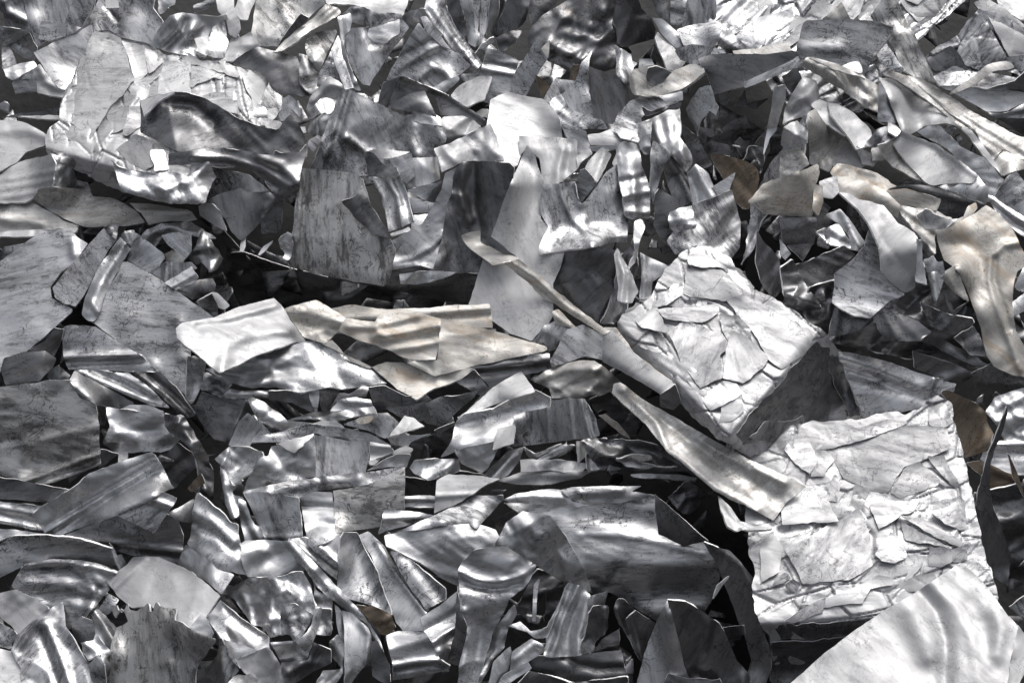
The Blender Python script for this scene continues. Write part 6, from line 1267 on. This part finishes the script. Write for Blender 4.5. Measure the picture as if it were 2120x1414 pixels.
rows("""
24 L||330,885 600,810 880,712 1205,722 1222,882 1100,932 900,1010 820,1110 780,1205 620,1192 450,1092|0,.65|p||drape=1 lift=.013 tilt=.04 c=.7 w=2 br=20
24 L||255,885 430,762 640,670 830,602 912,690 760,760 600,812 330,882|0,.65|p||drape=1 lift=.016 tilt=.06 c=.6 w=1.5 br=15
24 L||240,890 330,890 380,962 300,1082 200,1087 240,980|0,.6|p||drape=1 lift=.012 tilt=.1 c=1 w=2
24 L||790,1200 900,1020 1000,970 1150,1110 1140,1150 1000,1190 860,1250|0,.65|p||drape=1 lift=.008 tilt=.05 c=.7 w=1.5 br=25
34 L||20,432 300,280 560,132 640,332 662,552 480,662 300,672 150,682|0,.65|p||drape=1 lift=.013 tilt=.04 c=.7 w=2
34 L||640,105 820,80 1005,70 962,162 862,192 760,270 702,300|0,.65|p||drape=1 lift=.012 tilt=.1 c=1 w=2
34 L||860,215 1000,300 1242,430 1080,392 960,380 900,360|0,.6|p||drape=1 lift=.014 tilt=.15 c=1 w=2
34 L||870,190 1000,202 1180,300 1342,392 1300,422 1100,332|0,.6|p||drape=1 lift=.022 tilt=.1 c=1.2 w=2
24 L||1060,932 1180,922 1292,1140 1272,1172 1100,1002|0,.6|p||drape=1 lift=.014 tilt=.2 c=1.6 w=2
24 L||0,1052 90,1090 170,1150 200,1100 300,1200 420,1414 200,1420 0,1430|0,.6|w|b 0,1300 400,1300 .1|drape=1 lift=.014 tilt=.1 c=1.2 w=2
34 L||1080,412 1240,430 1242,522 1160,572 1060,560|0,.6|p||drape=1 lift=.014 tilt=.2 c=1.2 w=2
34 L||1240,440 1350,400 1350,500 1300,530 1245,520|0,.6|p||drape=1 lift=.014 tilt=.2 c=1.4 w=2
34 L||680,470 790,300 860,360 900,480 830,530 720,520|0,.6|p||drape=1 lift=.014 tilt=.2 c=1.6 w=3
34 L||700,622 800,642 802,692 640,722 590,832 300,850 130,835 340,782 560,700|0,.6|p||drape=1 lift=.012 tilt=.08 c=1.2 w=2
34 L||320,782 300,892 180,940 78,972 0,962 140,870|0,.6|p||drape=1 lift=.018 tilt=.15 c=1.2 w=2
34 L||-160,332 -60,292 0,422 -20,600 -165,690|0,.5|w||drape=1 lift=.014 tilt=.15 c=1 w=2
24 L||10,892 60,762 200,802 250,962 205,1082 100,992|0,.6|p||drape=1 lift=.012 tilt=.15 c=1.4 w=3
34 L||1080,160 1160,70 1300,40 1400,150 1380,290 1290,300 1200,260 1130,200|0,.5|p||drape=1 lift=.018 tilt=.2 c=2.6 w=3
24 L||1060,590 1130,500 1200,560 1240,680 1180,720 1080,700|0,.5|p||drape=1 lift=.016 tilt=.2 c=2.2 w=3
34 L||-60,640 20,600 60,640 0,690 -70,700|0,.5|a||drape=1 lift=.018 tilt=.3 c=1.6 w=2
34 L||20,690 80,650 135,690 100,750 40,740|0,.4|a||drape=1 lift=.02 tilt=.4 c=3 w=2
34 L||780,690 960,640 1100,600 1150,660 1000,740 870,730|0,.5|w||drape=1 lift=.014 tilt=.2 c=1.6 w=3
34 L||-172,985 100,992 400,965 770,925 900,960 900,1200 600,1400 0,1440 -90,1400 -110,1080|0,-.3|d|v -80,1050 700,1000 5 60|drape=1 lift=.01 tilt=.01 c=1.6 w=3
34 L||-80,1120 250,1100 560,1060 500,1140 200,1195 -70,1215|0,-.2|d|v -80,1150 500,1080 3 20|drape=1 lift=.012 tilt=.05 c=1.4 w=2
""")  # last two rows: the underside's shade given as dark plates
rows("""
# ---- beige sheets in the middle
12 S|white curved panel edge with pressed lines left of the small white bale|1665,660 1690,610 1740,700 1800,830 1850,930 1790,1010 1690,1000 1700,900|.1,.4|w|j 1700,660 1740,800 1720,1000 8 6;j 1730,690 1770,800 1760,1000 -6 6|
22 X|mottled grey plate between the white blade and the round cornered plate|1065,95 1150,-20 1250,-60 1335,5 1260,140 1170,172|.0,.25|a||c=1.6
12 C|brownish folded trough behind the twisted strip|1215,1080 1260,1060 1380,1180 1450,1240 1330,1200 1240,1170|.1,.1|r|j 1230,1090 1320,1160 1420,1230 10 9|c=1.4
22 S|grey plate with round shoulders left of the white box end|1195,235 1240,162 1320,2 1440,-30 1592,45 1590,235 1450,205 1205,285|.0,.3|a|b 1220,240 1560,60 .1|c=.6
23 T|brown strip tucked between the white box end and the small bale|150,15 180,-10 270,-10 400,180 700,400 640,380 400,220 240,20|.1,.35|r||
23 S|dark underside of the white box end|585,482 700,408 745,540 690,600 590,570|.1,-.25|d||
23 S|white box end lying left of the small white bale|170,22 205,5 242,12 332,122 500,265 702,410 590,484 440,390 300,312 170,242|.02,.48|w|k 180,190 620,470 .9 8|c=.7 br=-40 w=1
21 S|long wavy sheet with a bright lower lip under the beige sheets|88,298 200,290 300,290 430,200 600,150 830,95 965,105 1060,180 1300,290 1422,402 1300,415 1180,432 1090,442 1000,425 772,472 600,430 430,442 340,420|.0,.22|s|k 400,360 760,360 -.4 14;k 1000,370 400,300 .4 16;j 380,250 700,240 1000,290 1300,350 10 22;j 420,400 780,360 1000,420 12 14;j 200,330 400,350 500,310 -8 10|c=1.2 br=5 w=1.5
21 S|lowest beige sheet hanging down in a point|938,110 1020,80 1150,250 1300,280 1400,245 1530,250 1750,345 1900,310 2050,285 1960,370 1910,385 1760,440 1630,522 1500,450 1310,290 1200,230|.0,.36|r|b 1330,300 1720,420 -.25;d 1560,320 80 -26;k 1480,450 1900,380 -.2|c=.9 br=20
12 S|pale beige plate with two ridges behind the folded beige sheets|-410,1055 -250,1030 0,1067 300,1050 500,1030 755,1022 778,1200 500,1185 0,1150 -300,1130|.0,.42|r|g 0,1110 770,1060 7 8;g 200,1140 770,1095 -6 7|br=5 c=.7
11 X|crumpled beige sheet next to the white curl|665,1062 780,1020 902,992 1000,1050 1130,1130 1130,1250 1060,1232 960,1312 870,1292 800,1262|.0,.38|r|j 800,1150 950,1190 1100,1210 -10 11;j 860,1240 980,1210 1080,1260 11 9;j 860,1050 1000,1130 1110,1190 9 11|c=1.6
11 S|beige sheet with fanned ridges lying in the middle|1115,1130 1330,1152 1345,1112 1380,1100 1640,1080 1815,1130 1800,1300 1775,1430 1640,1437 1540,1412 1420,1355 1220,1290 1060,1220|.0,.44|r|j 1140,1190 1330,1190 1640,1110 8 8;j 1330,1260 1500,1240 1790,1180 9 9;j 1400,1310 1560,1290 1790,1240 -8 9;j 1480,1350 1640,1330 1790,1300 9 8;j 1360,1110 1330,1200 1400,1270 10 8|c=.9 br=12
12 S|long beige plate tapering to a blunt point at right|398,1128 600,1170 900,1252 1160,1330 1178,1352 1140,1374 900,1422 640,1478 350,1552 150,1450 240,1437 372,1432|.02,.42|r|j 160,1450 350,1545 380,1300 6 9;k 250,1440 1170,1360 .25|c=.8 br=5 w=1
11 C|white curled sheet with soft ridges left of the beige sheets|-132,1200 -80,1160 150,1120 350,1042 592,978 660,1060 752,1202 832,1306 760,1302 600,1352 430,1412 330,1472 190,1524 90,1442 -30,1352 -122,1272|.0,.46|w|k 120,1490 -140,1230 .9 14;j 0,1150 250,1130 600,1030 7 8;j 40,1190 300,1160 640,1070 -7 8;j 210,1500 250,1340 400,1240 700,1220 13 14;j 100,1230 240,1260 400,1180 8 12|c=1 br=12 w=1.5
# ---- S sheet, twisted arm and ribbed box
22 C|S shaped silver sheet sweeping through the bottom block|395,942 440,880 480,800 505,690 570,622 780,590 920,510 1085,450 1202,500 1195,590 950,612 942,720 780,832 620,862|.0,.14|s|b 480,850 1190,560 -.25;j 520,720 800,640 1150,540 -14 22;j 560,790 760,760 930,690 9 20|br=25 c=.9 w=1.2
22 P|pale turned over top of the S shaped sheet|515,655 590,600 780,428 900,360 988,312 1088,462 900,522 700,592 575,625|.0,.46|w|b 560,630 1080,450 .2|lift=.02
23 S|brown thin shard in the gap beneath the arm|140,640 190,620 280,700 368,802 300,765|.1,.0|r||sm=0
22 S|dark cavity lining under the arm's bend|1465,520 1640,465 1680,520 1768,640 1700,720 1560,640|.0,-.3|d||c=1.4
22 C|ribbed curved box of banded silver sheet in the bottom block|938,622 1080,595 1212,575 1222,530 1330,508 1452,510 1530,650 1562,782 1480,802 1300,822 1100,848 918,867|.0,.3|a|k 1440,520 1500,810 .8 14;j 1330,515 1370,820 6 5;j 1420,515 1490,800 9 7;j 1450,520 1520,790 -6 4;k 930,660 1540,700 .12;j 1180,590 1190,830 4 4|br=85 c=.4 w=1
22 T|pale end tab of the ribbed curved box|775,892 812,730 942,710 932,842 860,862|.0,.42|w|b 800,880 930,720 .3|
22 X|crumpled pale fold at the top of the twisted arm|1045,372 1250,268 1420,233 1520,233 1650,325 1768,445 1860,560 1768,520 1640,465 1560,492 1500,490 1430,510 1210,512 1190,440|.0,.5|t|j 1100,390 1300,300 1500,290 1640,360 13 10;j 1220,480 1420,400 1560,340 -12 11;j 1500,300 1540,400 1450,490 12 9;k 1250,290 1840,540 .3|c=1.7 br=-25
23 T|long twisted arm of pale sheet reaching to the big white bale|232,475 250,405 300,395 380,452 500,540 650,622 900,770 1180,922 1400,1030 1662,1152 1520,1262 1420,1405 1280,1330 1000,1202 830,1052 640,902 480,702 320,552|.0,.47|t|j 300,440 560,680 640,880 1000,1170 1300,1330 15 8;j 340,440 660,660 1000,880 1500,1130 9 8;j 380,470 680,720 1000,970 1450,1240 -8 15;j 420,460 760,730 1250,1010 -6 6;k 250,520 1000,1200 -.3 8|br=-38 c=.8 w=1.2 res=4
33 X|crumpled white lower end of the twisted arm|1010,35 1100,132 1172,232 1300,252 1412,245 1415,280 1360,292 1250,292 1150,302 1080,272 1030,152|.0,.48|w|j 1040,60 1120,180 1180,260 10 7;j 1180,240 1280,270 1400,260 -8 7|c=1.8 w=2
12 T|thin twisted strip lying across the white blade|850,722 970,690 1050,760 1200,890 1370,1030 1600,1205 1642,1222 1590,1245 1400,1132 1130,962 990,832|.12,.15|r|j 900,720 1080,830 1300,1030 1600,1220 9 6;j 880,740 1050,860 1300,1080 -7 7|br=-38 c=1 w=1.5
12 P|flared bright upper end of the thin twisted strip|548,525 620,497 688,490 690,580 830,640 972,690 842,730 780,742 690,682 592,602|.0,.44|r|b 580,600 900,700 -.3|lift=.004
12 P|dark edge strip of the flared end|683,475 800,560 972,690 850,652 690,562|.05,-.1|d||lift=.006 sm=0
# ---- beige leaf at right and the foreground sheet
14 C|small curled beige top of the leaf sheet|1205,477 1240,430 1280,400 1340,382 1360,312 1415,283 1425,322 1365,400 1272,477|.0,.35|r|b 1220,460 1400,330 .7|w=2
14 S|large beige leaf shaped sheet with a long pressed stem at right|1128,492 1250,450 1400,360 1492,303 1582,360 1662,440 1722,540 1768,650 1790,740 1722,782 1690,900 1682,1050 1700,1150 1712,1220 1768,1330 1790,1560 1700,1545 1550,1482 1490,1402 1450,1200 1380,1000 1300,800 1182,705 1140,572|.0,.4|r|j 1768,575 1620,590 1530,680 1515,850 1560,1000 1620,1170 1740,1500 17 8;j 1550,700 1545,850 1600,1020 1660,1200 -7 8;k 1490,310 1560,700 .25 10;b 1300,900 1700,500 .06|c=.8 br=50 w=1.2
34 S|curled right rim of the big white foreground sheet|1655,925 1730,1000 1790,1080 1810,1230 1700,1500 1630,1500 1690,1150|.2,.4|w|b 1680,960 1720,1450 .6|c=1
34 S|big smooth white sheet curving across the lower right corner|-60,1520 60,1414 300,1200 550,1010 760,870 1000,735 1305,527 1452,650 1560,790 1662,932 1722,1002 1692,1152 1640,1420 1600,1540|-.02,.52|w|j 1000,745 1120,880 1190,1080 1190,1540 -16 17;j 1090,690 1260,860 1380,1080 1440,1420 4 12;j 1380,820 1480,1020 1560,1300 -4 16;j 940,880 1020,1060 1080,1200 14 26;j 1560,900 1600,1020 1560,1200 10 18;k 100,1500 1250,560 -.15 20;d 860,1180 90 -6|c=.6 br=60 w=1
""")
print('pieces', len([o for o in bpy.data.objects if o.type == 'MESH']), 'verts', sum(len(o.data.vertices) for o in bpy.data.objects if o.type == 'MESH'))
